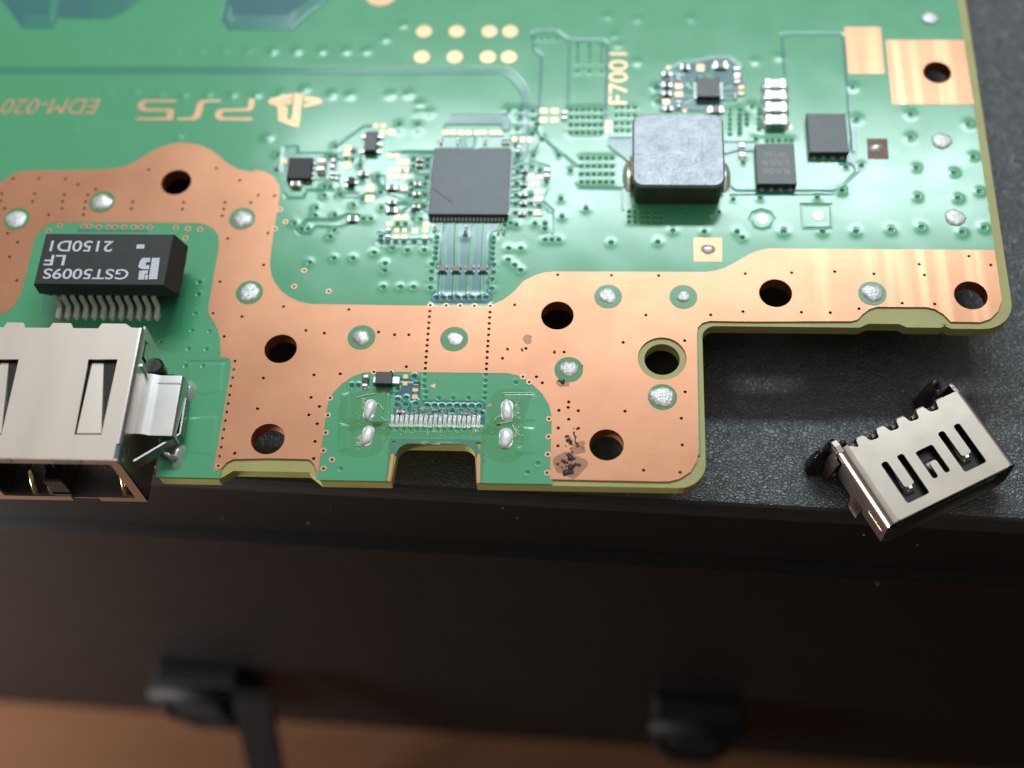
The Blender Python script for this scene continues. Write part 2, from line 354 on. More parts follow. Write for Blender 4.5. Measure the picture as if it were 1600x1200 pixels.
# ---- laminate outline
o = []
def arc(cx, cy, r, a0, a1, n=8): return [(cx + r * math.cos(math.radians(a0 + (a1 - a0) * i / n)), cy + r * math.sin(math.radians(a0 + (a1 - a0) * i / n))) for i in range(n + 1)]
xr = XR + .10; yc = YC - RIM; yf = YF - RIM; xl = XL + RIM
rec = [W('P', 345, 742)[0], W('P', 497, 742)[0]]
nx = [W('B2', 497, 775)[0], W('B2', 1007, 790)[0]]; nty = W('B2', 760, 548)[1]
mb = [W('Z8', 620, 930)[0], W('Z8', 1165, 930)[0]]
CUTX, CUTY = W('B1', 930, 990)[0], 6.72
nl = arc(nx[0] + .165, nty - .135, .135, 180, 90); nr = arc(nx[1] - .165, nty - .135, .135, 90, 0)
lam = ([(-13, 17), (-13, yf), (-6.60, yf), (-6.60, CUTY), (CUTX - .02, CUTY)] + arc(CUTX + .08, yf + .10, .10, 180, 270, 5) + [(rec[0] - .02, yf), (rec[0] + .12, yf + .10), (rec[1] - .10, yf + .10), (rec[1] + .03, yf)]
       + [(nx[0], yf), *nl, *nr, (nx[1], yf)]
       + arc(xl - .28, yf + .28, .28, 270, 360) + arc(xl + .14, yc - .14, .14, 180, 90)
       + [(mb[0], yc), (mb[0] + .10, yc + .05), (mb[0] + .42, yc + .05), (mb[0] + .50, yc + .01), (mb[0] + .85, yc + .01), (mb[0] + .93, yc + .05), (mb[1] - .1, yc + .05), (mb[1], yc)]
       + arc(xr - .34, yc + .34, .34, 270, 360) + [(xr, 17)])
g = plate(lam, [circ(x, y, HR, 32) for x, y in HOLES] + [circ(*FRH, .188, 32), circ(*padhole, .165, 32)], BOARD_T, -.018)
obj('laminate', g, M_FR4, board, label='yellowish laminate core with milled edges')
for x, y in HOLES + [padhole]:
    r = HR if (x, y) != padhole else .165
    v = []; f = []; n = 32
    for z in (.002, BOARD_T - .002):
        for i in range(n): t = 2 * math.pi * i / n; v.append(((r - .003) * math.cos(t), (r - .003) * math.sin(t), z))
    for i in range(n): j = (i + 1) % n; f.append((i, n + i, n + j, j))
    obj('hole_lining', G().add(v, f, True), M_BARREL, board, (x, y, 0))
# ---- solder pads on copper (green ring with a rough solder disc)
SP = [('Z5', 100, 313), ('Z5', 607, 212), ('Z5', 1442, 312), ('Z5', 1485, 751), ('Z6', 628, 1018), ('Z6', 1180, 1028), ('Z7', 572, 775), ('Z7', 1020, 777), ('B3', 490, 372), ('B3', 1048, 535), ('Z8', 697, 757)]
SR = [.115, .115, .115, .115, .105, .085, .105, .075, .10, .125, .115]
SPW = [W(*q) for q in SP]
# ---- tiny plated holes in the copper
FV = {'Z5': [(78, 72), (232, 72), (390, 75), (465, 108), (570, 137), (10, 163), (207, 163), (383, 168), (523, 170), (5, 205), (195, 210), (372, 210), (510, 210), (28, 250), (370, 252), (503, 250), (290, 288), (497, 288), (790, 212), (783, 252), (885, 20), (1290, 12), (1428, 83), (1537, 173), (1095, 215), (1087, 255), (1340, 215), (1493, 218), (1332, 255), (1323, 295), (1356, 430), (1595, 398), (1570, 588), (1310, 687), (1268, 876), (1440, 895), (1335, 1013), (1398, 1160), (45, 400), (105, 452), (57, 540), (100, 680)],
      'B1': [(1390, 372), (1383, 420), (1373, 470), (1365, 523), (1357, 575), (1349, 625), (1340, 676), (1331, 728), (1322, 780), (1315, 834), (1305, 888), (1398, 870), (1568, 423), (1533, 605)],
      'Z6': [(165, 835), (553, 852), (298, 977), (407, 993), (730, 987), (825, 1003), (910, 1003), (895, 1193), (1540, 825), (1467, 1143), (13, 175), (110, 176), (70, 400), (47, 588)] +
            [(1035 - .081 * (y - 862), y) for y in (862, 895, 931, 964, 998, 1033, 1066, 1101, 1135, 1170)] + [(1393 - .065 * (y - 868), y) for y in (868, 900, 935, 968, 1004, 1040, 1070, 1104, 1139, 1175)],
      'Z7': [(272, 645), (592, 649), (873, 651), (797, 886), (1183, 885), (1388, 639), (1375, 865), (17, 825), (662, 1048), (1028, 1038), (310, 1106), (83, 1084)],
      'B3': [(950, 48), (1337, 47), (1527, 28), (815, 210), (463, 268), (95, 305), (298, 415), (333, 451), (490, 565), (487, 597), (432, 615), (547, 617), (825, 620), (490, 668), (428, 720), (547, 722), (551, 740), (426, 826), (1183, 505), (1160, 662), (1166, 821), (1153, 984), (936, 971), (425, 935), (543, 938), (482, 880)],
      'B2': [(706, 66), (703, 98), (1071, 35), (1069, 69), (1067, 102), (197, 131), (589, 89), (1163, 38), (41, 137), (23, 271), (73, 325), (10, 375), (60, 428), (47, 533), (39, 635), (1365, 149), (1399, 184)],
      'Z8': [(217, 633), (473, 627), (706, 640), (975, 583), (1007, 647), (1272, 535), (1402, 588), (875, 815), (1068, 820), (275, 869), (447, 871), (617, 848)]}
fv = []
cin = lambda x, y: bool(inside(copper_outline, np.array([x]), np.array([y]))[0])
for t, pts in FV.items():
    for q in pts:
        p_ = W(t, *q)
        if all(math.dist(p_, k) > .045 for k in fv) and cin(*p_): fv.append(p_)
g = plate(copper_outline, [circ(x, y, HR, 32) for x, y in HOLES] + [circ(*FRH, .258, 36)] + [circ(x, y, .0185, 8) for x, y in fv], -.0175, .003)
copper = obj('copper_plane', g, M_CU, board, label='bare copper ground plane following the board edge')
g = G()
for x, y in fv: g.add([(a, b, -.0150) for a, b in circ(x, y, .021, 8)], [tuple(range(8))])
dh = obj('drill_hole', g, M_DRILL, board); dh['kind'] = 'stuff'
# ---- relief of the green mask: one height field
STEP = .0095
X0, X1, Y0, Y1 = -8.15, XR, YF - .055, 12.45
NX = int(round((X1 - X0) / STEP)) + 1; NY = int(round((Y1 - Y0) / STEP)) + 1
gx = np.linspace(X0, X1, NX); gy = np.linspace(Y0, Y1, NY); GX, GY = np.meshgrid(gx, gy)
HF = np.zeros((NY, NX)); DK = np.zeros((NY, NX)); HO = np.zeros((NY, NX))
def win(x0, x1, y0, y1):
    i0 = max(0, int((x0 - X0) / STEP) - 1); i1 = min(NX, int((x1 - X0) / STEP) + 3); j0 = max(0, int((y0 - Y0) / STEP) - 1); j1 = min(NY, int((y1 - Y0) / STEP) + 3)
    return (slice(j0, j1), slice(i0, i1)) if i1 > i0 and j1 > j0 else None
def segd(X, Y, pts):
    d = np.full(X.shape, 9.0)
    for (ax, ay), (bx, by) in zip(pts[:-1], pts[1:]):
        vx, vy = bx - ax, by - ay; L = vx * vx + vy * vy + 1e-12
        t = np.clip(((X - ax) * vx + (Y - ay) * vy) / L, 0, 1); d = np.minimum(d, np.hypot(X - ax - t * vx, Y - ay - t * vy))
    return d
sstep = lambda a, b, x: (lambda t: t * t * (3 - 2 * t))(np.clip((x - a) / (b - a), 0, 1))
def box_of(p, m): a = np.array(p); return win(a[:, 0].min() - m, a[:, 0].max() + m, a[:, 1].min() - m, a[:, 1].max() + m)
def area_low(p, dark=1.0, dep=.0032):          # laminate showing between copper: lower and darker
    s = box_of(p, .05)
    if s is None: return
    X, Y = GX[s], GY[s]; d = segd(X, Y, p + [p[0]]); sd = np.where(inside(p, X, Y), d, -d); k = sstep(-.012, .014, sd)
    HF[s] = np.minimum(HF[s], HF[s] * (1 - k) - dep * k); DK[s] = np.maximum(DK[s], dark * k)
def area_up(p, hgt=.003, dark=None):
    s = box_of(p, .06)
    if s is None: return
    X, Y = GX[s], GY[s]; d = segd(X, Y, p + [p[0]]); sd = np.where(inside(p, X, Y), d, -d); k = sstep(-.018, .018, sd); HF[s] += hgt * k
    if dark is not None: DK[s] = DK[s] * (1 - k) + dark * k
def line_low(p, wd=.014, dark=.8, dep=.003):
    s = box_of(p, .06)
    if s is None: return
    d = segd(GX[s], GY[s], p); k = 1 - sstep(wd * .5, wd * .5 + .016, d); HF[s] -= dep * k; DK[s] = np.maximum(DK[s], dark * k)
def line_up(p, wd=.012, hgt=.0032, light=.7):
    s = box_of(p, .06)
    if s is None: return
    d = segd(GX[s], GY[s], p); k = 1 - sstep(wd * .5, wd * .5 + .014, d); HF[s] += hgt * k; DK[s] *= 1 - light * k
def via(x, y, r=.030, dome=.0042, hole=True, ring=False):
    s = win(x - .16, x + .16, y - .16, y + .16)
    if s is None: return
    d = np.hypot(GX[s] - x, GY[s] - y); HF[s] += dome * np.exp(-(d / (r * 1.75)) ** 2)
    if ring: k = np.exp(-((d - r * 1.35) / (r * .42)) ** 2); HF[s] += .003 * k; DK[s] *= 1 - .75 * k
    if hole: k = 1 - sstep(r * .45, r * .95, d); HF[s] -= .012 * k; HO[s] = np.maximum(HO[s], (.35 if ring else .5 if r < .028 else .8) * k)
# wide clearances
area_low(WS('D8', [(400, 180), (440, 225), (470, 330), (540, 330), (520, 420), (520, 730), (480, 790), (490, 1080), (420, 1130)]) + WS('Z6', [(1035, 805), (1060, 824), (1380, 824), (1405, 803)]) + WS('D8', [(1190, 1140), (1150, 1080), (1150, 920), (1200, 790), (1160, 740), (1170, 400), (1190, 330), (1240, 330), (1300, 230), (1390, 180)]), .75)
area_low(WS('C7', [(445, 345), (490, 345), (500, 390), (500, 560), (460, 600), (458, 690), (1445, 702), (1458, 490), (1425, 448), (790, 436), (772, 405), (775, 260), (762, 185), (715, 155), (670, 185), (672, 215), (585, 210), (575, 182), (490, 180), (490, 265), (545, 290), (520, 345), (480, 350)]))
area_low(WS('C7', [(28, 285), (60, 255), (160, 262), (165, 180), (200, 160), (245, 180), (245, 290), (200, 310), (120, 325), (50, 315)]), .7)
area_low(WS('D7', [(430, 150), (510, 68), (1180, 68), (1250, 125), (1255, 270), (1160, 280), (1140, 200), (460, 200), (430, 250)]), .75)
area_low(WS('D7', [(420, 340), (1170, 340), (1250, 440), (1250, 500), (310, 500), (330, 440)]), .35)
area_low(WS('C5', [(1365, 440), (1760, 440), (1760, 760), (1620, 760), (1560, 700), (1410, 590), (1365, 540)]), .8)
area_low(WS('C2', [(0, 800), (60, 845), (1000, 848), (1090, 790), (1210, 660), (1180, 600), (1060, 600), (1050, 520), (1150, 480), (1180, 180), (1225, 180), (1240, 600), (1290, 620), (1230, 680), (1000, 885), (620, 890), (0, 888)]), .65)
area_low(WS('C2', [(-130, 380), (240, 380), (240, 470), (60, 470), (-40, 500), (-120, 480)]), .6)
area_low(WS('C3', [(330, 300), (540, 170), (800, 140), (1050, 90), (1290, 90), (1480, 220), (1530, 480), (1540, 690), (1400, 760), (1180, 780), (1190, 940), (200, 940), (200, 700), (110, 600), (110, 520), (250, 470), (250, 330)]), .85)
area_low(WS('E8', [(-60, -60), (20, 20), (115, 150), (280, 150), (300, 95), (560, 100), (640, 70), (730, 0), (800, -60)]), .75)
area_low(WS('E8', [(1190, -60), (1150, 100), (1185, 155), (1525, 155), (1610, 80), (1780, -60)]), .85)
area_low(WS('C4', [(990, 1060), (1060, 1075), (1060, 1130), (1500, 1130), (1500, 1170), (1450, 1195), (1400, 1180), (1370, 1195), (1330, 1200), (1300, 1180), (1230, 1195), (990, 1195), (965, 1160), (970, 1090)]), .55)
area_low(WS('C4', [(1050, 790), (1240, 790), (1480, 800), (1480, 870), (1400, 880), (1330, 940), (1330, 1080), (1300, 1080), (1290, 900), (1200, 890), (1060, 880)]), .45)
area_low(WS('C4', [(80, 240), (220, 235), (220, 300), (360, 300), (480, 300), (600, 350), (600, 560), (400, 560), (110, 560), (60, 480), (60, 290)]), .30)
area_low(WS('C4', [(600, 380), (660, 320), (820, 330), (820, 520), (1060, 520), (1060, 700), (900, 760), (860, 700), (640, 640), (600, 560)]), .25)
area_low(WS('C4', [(1080, 300), (1300, 280), (1520, 285), (1480, 740), (1250, 760), (1070, 690)]), .30)
area_low(WS('C5', [(120, 420), (470, 380), (520, 470), (440, 620), (370, 720), (640, 800), (650, 1000), (560, 1200), (140, 1200), (160, 700)]), .35)
area_low(WS('C6', [(140, 60), (560, 60), (560, 440), (540, 620), (120, 640), (130, 300)]), .35)
# lifted traces in them
for a in ([(605, 240), (570, 480), (565, 790)], [(640, 240), (605, 480), (600, 790)], [(742, 240), (733, 420), (732, 790)], [(772, 240), (768, 420), (765, 790)], [(957, 240), (935, 420), (900, 790)], [(995, 240), (970, 420), (935, 790)], [(1092, 240), (1078, 480), (1072, 790)], [(1127, 240), (1115, 480), (1107, 790)],
          [(545, 860), (527, 1120)], [(582, 860), (565, 1110)], [(720, 860), (705, 1120)], [(755, 860), (742, 1110)], [(888, 860), (876, 1120)], [(925, 860), (910, 1110)], [(1063, 860), (1053, 1120)], [(1100, 860), (1088, 1110)]):
    line_up(WS('D8', a), .007, .0030, .8)
for a in ([(470, 370), (480, 600)], [(540, 430), (535, 560)], [(630, 420), (690, 470), (690, 610)], [(623, 490), (640, 610)], [(728, 480), (728, 610)], [(750, 425), (785, 450), (782, 610)], [(722, 340), (722, 390)], [(645, 258), (720, 258)], [(560, 250), (610, 258)],
          [(848, 500), (845, 610)], [(925, 500), (880, 540), (880, 610)], [(1003, 500), (1030, 610)], [(1080, 500), (1085, 610)], [(1160, 500), (1180, 610)], [(1313, 500), (1330, 610)], [(1390, 500), (1380, 610)], [(965, 560), (975, 610)], [(1113, 560), (1130, 610)]):
    line_up(WS('C7', a), .010, .0030, .75)
for k in range(6):
    line_up(WS('E8', [(120 + k * 3, 140 - k * 12), (270 - k * 2, 140 - k * 12), (290 - k * 6, 60 - k * 14), (300, -60)]), .008, .002, .5)
    line_up(WS('E8', [(480, 92 - k * 17), (590 - k * 10, 88 - k * 17), (650 - k * 10, 60 - k * 17), (760, -30 - k * 12)]), .008, .002, .5)
    line_up(WS('E8', [(1195, 30), (1175 + k * 6, 95), (1200 + k * 10, 142 - k * 12), (1520 - k * 4, 142 - k * 12), (1590, 75 - k * 12), (1760, -50 - k * 12)]), .008, .002, .5)
for a in ([(605, 590), (720, 610)], [(560, 610), (720, 610)], [(560, 675), (720, 670)], [(650, 450), (650, 500), (720, 570)], [(850, 330), (850, 400)], [(960, 320), (970, 400)], [(1020, 260), (1010, 400)], [(1170, 580), (1330, 520)], [(1170, 650), (1370, 650)], [(1170, 690), (1370, 740), (1490, 720)], [(620, 780), (720, 720)], [(110, 550), (180, 500), (250, 490)], [(400, 310), (560, 300)], [(560, 320), (540, 360)]):
    line_up(WS('C3', a), .018, .0026, .8)
for k in range(5): line_up(WS('D7', [(650 + k * 22, 340), (680 + k * 6 + k * 12, 490)]) if k < 2 else WS('D7', [(880 - (k - 2) * 24, 340), (850 - (k - 2) * 20, 490)]), .008, .0028, .6)
for k in range(9): y = 620 + k * 70; line_up(WS('D7', [(1250, y), (1330, y - 8), (1400, y - 30)]), .008, .0022, .5)
for k in range(12): y = 560 + k * 52; line_up(WS('D7', [(70, y), (150, y + 10), (290 - k * 3, y + 10)]), .008, .0022, .5)
for a in ([(1200, 880), (1290, 800), (1480, 760)], [(1330, 930), (1400, 880), (1470, 845)], [(1310, 1040), (1310, 950), (1370, 880), (1470, 820)], [(1170, 780), (1280, 780), (1350, 742), (1470, 742)], [(1330, 630), (1480, 620)]):
    line_up(WS('C4', a), .012, .003, .6)
# thin dark gaps
for off in (0, 4.2, 8.2):
    line_low(WS('P', [(-45, 106 + off), (772, 106 + off)]) + smooth_loop(WS('P', [(772, 106 + off), (795 - off * .5, 107 + off), (815 - off, 124 + off), (823 - off, 142), (825 - off, 160), (823 - off, 240), (815 - off, 252), (802, 256)]), 2), .006, .75, .0028)
line_low(WS('Z3', [(155, 740), (160, 600), (175, 330), (130, 295), (122, 200), (150, 187), (265, 187), (340, 240), (545, 240), (568, 260), (555, 720)]), .016, .8)
line_low(WS('Z3', [(340, 240), (330, 640)]), .012, .6)
line_low(WS('Z4', [(180, 440), (160, 210), (172, 203), (505, 198), (528, 215), (560, 650), (585, 900)]), .016, .75)
line_low(WS('C5', [(490, 390), (980, 790)]), .022, .7, .004); line_up(WS('C5', [(500, 385), (985, 782)]), .006, .003, .5)
line_low(WS('C5', [(960, 1020), (1000, 1072), (1540, 1078), (1550, 1340)]), .012, .5)
line_low(WS('C6', [(540, 440), (672, 562), (668, 830)]), .012, .5); line_low(WS('C6', [(510, 470), (655, 590), (650, 820)]), .010, .4)
line_low(WS('C4', [(600, 225), (850, 42), (940, 40)]), .010, .6)
line_low(WS('C4', [(205, 1045), (300, 948), (570, 948), (640, 920), (690, 895), (800, 905)]), .018, .6, .004); line_low(WS('C4', [(210, 1060), (240, 1085), (320, 1085), (390, 1015), (640, 1015), (700, 985), (790, 970)]), .014, .35, .003)
for a in ([(90, 700), (110, 738), (260, 738), (285, 700)], [(300, 660), (550, 660)], [(640, 700), (960, 700)], [(580, 690), (600, 650), (740, 660)], [(930, 560), (1060, 650), (1280, 690)], [(1030, 640), (960, 560)], [(1210, 292), (1500, 292)], [(1210, 475), (1500, 475)], [(830, 720), (700, 720), (620, 730)]):
    line_low(WS('C4', a), .012, .4, .003)
line_low(WS('Z8', [(275, 228), (450, 228), (460, 365), (285, 370), (275, 228)]), .010, .45, .003)
line_low([(x, y) for x, y in circ(*W('Z7', 1488, 318), .135, 8)] + [circ(*W('Z7', 1488, 318), .135, 8)[0]], .010, .45, .003)
line_low(WS('B1', [(1085, 820 / 1), (1090, 330)])[:0] or WS('B1', [(1110, 322), (1340, 322)]), .008, .3)
# film thickness steps in the island by the big jack and by the bare connector footprint
for tg, a in (('B2', [(205, 255), (245, 245), (250, 390), (230, 410), (205, 400)]), ('B2', [(190, 425), (250, 440), (250, 575), (185, 588)]), ('B2', [(1165, 250), (1350, 250), (1358, 270), (1355, 405), (1285, 412), (1280, 300), (1170, 285)]), ('B2', [(1285, 450), (1352, 455), (1350, 600), (1240, 605), (1245, 575), (1280, 560)]),
              ('B1', [(1115, 335), (1330, 335), (1310, 500), (1215, 520), (1120, 500)]), ('B1', [(1105, 665), (1290, 650), (1270, 880), (1100, 860)])):
    area_up(WS(tg, a), .0035)
area_low(WS('Z5', [(250, 760), (1060, 760), (1095, 700), (1100, 800), (1075, 960), (1020, 1000), (940, 1030), (900, 900), (240, 900)]), .18, .002)
area_low(WS('Z5', [(455, 380), (470, 365), (560, 372), (870, 378), (880, 395), (450, 395)]), .5, .002)
# vias
MV = {'Z6': [(357, 248), (352, 293), (467, 290), (578, 232), (228, 340), (268, 375), (308, 373), (463, 378), (440, 420), (318, 574), (462, 548), (577, 548), (702, 515), (768, 580), (765, 622), (757, 720), (858, 720), (936, 720), (810, 488), (900, 500), (1000, 500), (742, 418), (742, 447), (784, 452), (830, 452), (878, 452), (940, 452), (1004, 452), (842, 345), (888, 345), (1503, 490), (1576, 490), (1500, 558), (1540, 590), (1574, 620), (1548, 350), (1515, 338),
                (1076, 425), (1073, 457), (1071, 490), (1069, 520), (1066, 553), (1047, 585), (1044, 628), (1041, 673), (1037, 725), (1413, 428), (1411, 457), (1408, 490), (1407, 523), (1405, 555), (1413, 588), (1412, 633), (1404, 675), (1402, 730), (1073, 782), (1113, 782), (1156, 782), (1198, 782), (1242, 782), (1283, 782), (1326, 782), (1367, 782), (1245, 415)],
      'C4': [(580, 240), (525, 335), (575, 335), (680, 350), (737, 360), (815, 425), (470, 628), (525, 630), (470, 712), (620, 700), (835, 560), (985, 530), (1010, 680), (835, 747), (1290, 710), (1435, 705), (1325, 870), (1395, 940), (1425, 818), (1325, 430), (1460, 430), (1325, 365), (1465, 365), (1305, 600), (1440, 600), (1455, 540), (1305, 660), (1023, 830), (845, 935), (915, 937), (1190, 25), (1370, 25), (20, 320)],
      'C5': [(265, 95), (420, 110), (260, 185), (425, 215), (120, 90), (225, 330), (470, 275), (455, 335), (410, 390), (205, 530), (230, 670), (425, 665), (740, 665), (890, 855), (535, 460), (275, 810), (405, 805), (510, 855), (230, 875), (590, 995), (300, 955), (215, 1018)] + [(895 + 75.4 * i, y) for i in range(6) for y in (95, 190, 285, 380)] + [(1027 + 77 * i, y) for i in range(6) for y in (700, 800, 900, 1000)],
      'C6': [(770, 408), (785, 632), (1085, 532), (445, 718), (573, 718), (570, 787), (572, 922), (657, 922), (743, 922), (1397, 955), (145, 710), (215, 738), (65, 738), (210, 363), (395, 360), (205, 475), (390, 470), (200, 585), (385, 585), (495, 495)],
      'C1': [(x, y) for y in (1025, 1072, 1120) for x in (140, 200, 265, 320, 382, 440)] + [(665, 1030), (975, 1030), (1113, 908), (1083, 70), (1083, 115), (1083, 160), (1083, 205), (1083, 250), (1083, 300)],
      'C2': [(97, 70), (97, 120), (97, 165), (97, 210), (97, 255), (97, 300), (165, 120), (165, 165), (165, 210), (285, 70), (285, 115), (285, 165), (285, 210), (285, 255), (255, 355), (360, 368), (415, 368), (475, 368), (540, 368), (595, 368), (35, 932), (295, 920), (845, 917), (1080, 852), (1270, 605), (1120, 620), (130, 580), (215, 40)],
      'Z7': [(868, 452), (957, 385), (1145, 390), (1340, 390), (1372, 425), (440, 250)],
      'Z3': [(x, y) for y in (640, 688, 735, 778) for x in (620, 655, 692, 730)] + [(x, y) for x in (390, 462, 533) for y in (262, 285, 313, 341, 370, 425)] + [(140 + 40 * i, 228) for i in range(4)],
      'B1': [(1142, 138), (1247, 143), (957, 205), (1122, 247), (1228, 250), (1105, 350), (1208, 350), (1162, 37)], 'Z5': [(1185, 690), (1180, 763)],
      'B2': [(198, 695), (1373, 663), (1311, 717), (1242, 182), (783, 275), (868, 275), (960, 275), (700, 132), (698, 172), (696, 205), (706, 240), (703, 272), (1063, 135), (1061, 173), (1059, 207), (1057, 245), (1055, 277)] + [(492 + 40.2 * i, 456 + .6 * i) for i in range(13)]}
seen = []
for t, pts in MV.items():
    for q in pts:
        p_ = W(t, *q)
        if all(math.dist(p_, k) > .04 for k in seen):
            seen.append(p_); sm = t in ('B2', 'B1', 'Z3') or (t == 'C1')
            via(*p_, (.030 if not sm else .025), (.0038 if not sm else .0020))
for t, pts, dm in (('Z8', [(170, 390), (402, 390), (600, 390), (808, 378), (990, 362), (967, 183), (1207, 190), (1335, 150), (1363, 367), (1232, 393), (517, 145)], .0065), ('Z4', [(582, 517), (605, 708), (925, 680), (925, 820), (1272, 740), (1300, 935), (960, 1000), (1185, 1030)], .0065),
                   ('Z1', [(950, 565), (1090, 565), (1235, 565), (1380, 565), (1523, 565), (1060, 815), (800, 545), (640, 545), (440, 775)], .005), ('Z2', [(147, 560), (290, 530), (450, 562), (562, 566), (800, 564), (910, 562), (975, 622), (970, 672), (1032, 672), (852, 770), (965, 768), (65, 820), (100, 303), (247, 303), (395, 303), (660, 303), (880, 150), (775, 232), (540, 303), (1500, 655), (1570, 655), (1565, 695)], .005),
                   ('Z3', [(572, 100), (745, 115), (1065, 110), (610, 215), (745, 370), (1445, 365), (1430, 630), (1590, 340), (630, 270)], .004), ('E8', [(300 + 124 * i, 262) for i in range(11)], .003)):
    for q in pts: via(*W(t, *q), .034, dm * .9, dm > .0055)
for q in [(63, 285), (130, 285), (715, 190), (535, 318), (470, 368), (540, 430), (630, 415), (623, 485), (728, 475), (535, 490), (848, 495), (925, 495), (1003, 495), (1080, 498), (1160, 498), (1235, 500), (1313, 500), (1390, 500), (965, 558), (1113, 555), (815, 550), (1415, 575)]: via(*W('C7', *q), .026, .001, True, True)
for q in [(160, 560), (190, 780)]: via(*W('C3', *q), .04, .002, True, True)
# solder land on this patch of mask: gentle unevenness
HF += .0006 * np.sin(GX * 5.1 + 2 * np.sin(GY * 2.3)) * np.sin(GY * 4.3 + 1.5 * np.sin(GX * 1.9))
gone = np.zeros((NY - 1, NX - 1), bool)
cX = (GX[:-1, :-1] + GX[1:, 1:]) / 2; cY = (GY[:-1, :-1] + GY[1:, 1:]) / 2
def inner(poly, m):
    s = inside(poly, cX, cY)
    for _ in range(m):
        s[1:, :] &= s[:-1, :].copy(); s[:-1, :] &= s[1:, :].copy(); s[:, 1:] &= s[:, :-1].copy(); s[:, :-1] &= s[:, 1:].copy()
    return s
gone |= inner(copper_outline, 3)
gone |= (cX > XL + .01) & (cY < 7.9)
gone |= (cX > nx[0] - .06) & (cX < nx[1] + .06) & (cY < nty + .05)      # replaced by the lip round the slot
for x, y in HOLES + [FRH, padhole]: gone |= (cX - x) ** 2 + (cY - y) ** 2 < .2 ** 2
gone |= (cY < YF + .30) & (cX > rec[0] - .0) & (cX < rec[1] - .01)
gone |= (cX < CUTX) & (cX > -6.60) & (cY < CUTY)
# keep nothing of the mask where the copper strip reaches the board edge
gone |= (cX > W('P', 861, 749)[0] + .02) & (cY < YF + .30)
idx = np.arange(NX * NY).reshape(NY, NX)
q = np.stack([idx[:-1, :-1], idx[:-1, 1:], idx[1:, 1:], idx[1:, :-1]], -1)[~gone]
used = np.unique(q); rem = np.full(NX * NY, -1); rem[used] = np.arange(len(used)); q = rem[q]
me = bpy.data.meshes.new('solder_mask'); nv = len(used); nf = len(q)
co = np.stack([GX.ravel()[used], GY.ravel()[used], HF.ravel()[used]], 1)
ext = np.array([(-13, Y0 + .05, 0), (X0, Y0 + .05, 0), (X0, 17, 0), (-13, 17, 0), (X0, Y1, 0), (X1, Y1, 0), (X1, 17, 0), (X0, 17, 0)])
co = np.vstack([co, ext]); q = np.vstack([q, [[nv, nv + 1, nv + 2, nv + 3], [nv + 4, nv + 5, nv + 6, nv + 7]]]); nv += 8; nf += 2
me.vertices.add(nv); me.vertices.foreach_set('co', co.astype(np.float32).ravel())
me.loops.add(nf * 4); me.loops.foreach_set('vertex_index', q.astype(np.int32).ravel())
me.polygons.add(nf); me.polygons.foreach_set('loop_start', np.arange(0, nf * 4, 4, dtype=np.int32)); me.polygons.foreach_set('loop_total', np.full(nf, 4, np.int32))
me.polygons.foreach_set('use_smooth', np.ones(nf, bool)); me.update(calc_edges=True)
for nm, A in (('dark', DK), ('hole', HO)):
    a = me.attributes.new(nm, 'FLOAT', 'POINT'); a.data.foreach_set('value', np.concatenate([A.ravel()[used], np.zeros(8)]).astype(np.float32))
obj('solder_mask', me, M_MASK, board, label='green lacquer over traces and tented holes')
# ---- lip round the connector slot: bare laminate U and copper-lined sides
slot = [(nx[0], yf + .004), *nl, *nr, (nx[1], yf + .004)]
uo = WS('B2', [(498, 605), (499, 572), (512, 545), (535, 526), (565, 517), (960, 519), (992, 530), (1014, 552), (1023, 575), (1023, 606)])
side_l = [(uo[0][0], uo[0][1]), (nx[0] - .005, uo[0][1])]
u_poly = uo + [(nx[1] - .015, uo[-1][1])] + slot[::-1][1:-1][0:0] + [*nr[::-1], *nl[::-1], (nx[0] + .015, uo[0][1])]
obj('slot_lip', plate(u_poly, [], -.0175, .0012), M_MASKD, board)
for s_, e in ((-1, nx[0]), (1, nx[1])):
    ybot = Y0 + .0; ytop = (uo[0] if s_ < 0 else uo[-1])[1] - .003
    a = [(e + s_ * .004, ybot), (e + s_ * .036, ybot), (e + s_ * .034 - s_ * .012, ytop), (e - s_ * .012, ytop)]
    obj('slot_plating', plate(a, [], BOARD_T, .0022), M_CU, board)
# mask that fills in beside the plating up to where the relief field starts again
for xa, xb in ((nx[0] - .075, nx[0] - .020), (nx[1] + .020, nx[1] + .075)):
    obj('mask_strip', plate([(xa, Y0 + .004), (xb, Y0 + .004), (xb, nty + .055), (xa, nty + .055)], [], -.0175, -.0006), M_MASKP, board)
obj('mask_strip', plate([(nx[0] - .075, nty + .03), (nx[1] + .075, nty + .03), (nx[1] + .075, nty + .06), (nx[0] - .075, nty + .06)], [], -.0175, -.0008), M_MASKP, board)
for _ in range(16):
    x, y = W('B2', random.gauss(800, 70), random.uniform(534, 548)); obj('laminate_burr', G().dome(x, y, .0, random.uniform(.012, .05), random.uniform(.004, .009), .008, 9, 3, .3), M_BURR, board)
# ---- solder pads
for (x, y), r in zip(SPW, SR):
    ro = obj('grounding_pad', G().prism(circ(0, 0, .152, 28), .001, .0058, .0), M_MASKP, board, (x, y, 0))
    obj('solder_disc', G().dome(random.uniform(-.008, .008), random.uniform(-.008, .008), .0055, r * random.uniform(.92, 1.06), r * random.uniform(.9, 1.05), random.uniform(.014, .036), 22, 5, .11, random.uniform(0, 3), random.uniform(.4, .75)), random.choice((M_SOLDER, M_SOLDER, M_SLOT2)), ro, (x, y, 0))
for t, a, b, r in (('Z8', 1190, 305, .115), ('Z4', 1110, 840, .115), ('Z4', 1040, 112, .10)):
    x, y = W(t, a, b); obj('solder_disc', G().dome(0, 0, .001, r, r, .03, 22, 5, .05, 0, .4), M_SOLDER, board, (x, y, 0))
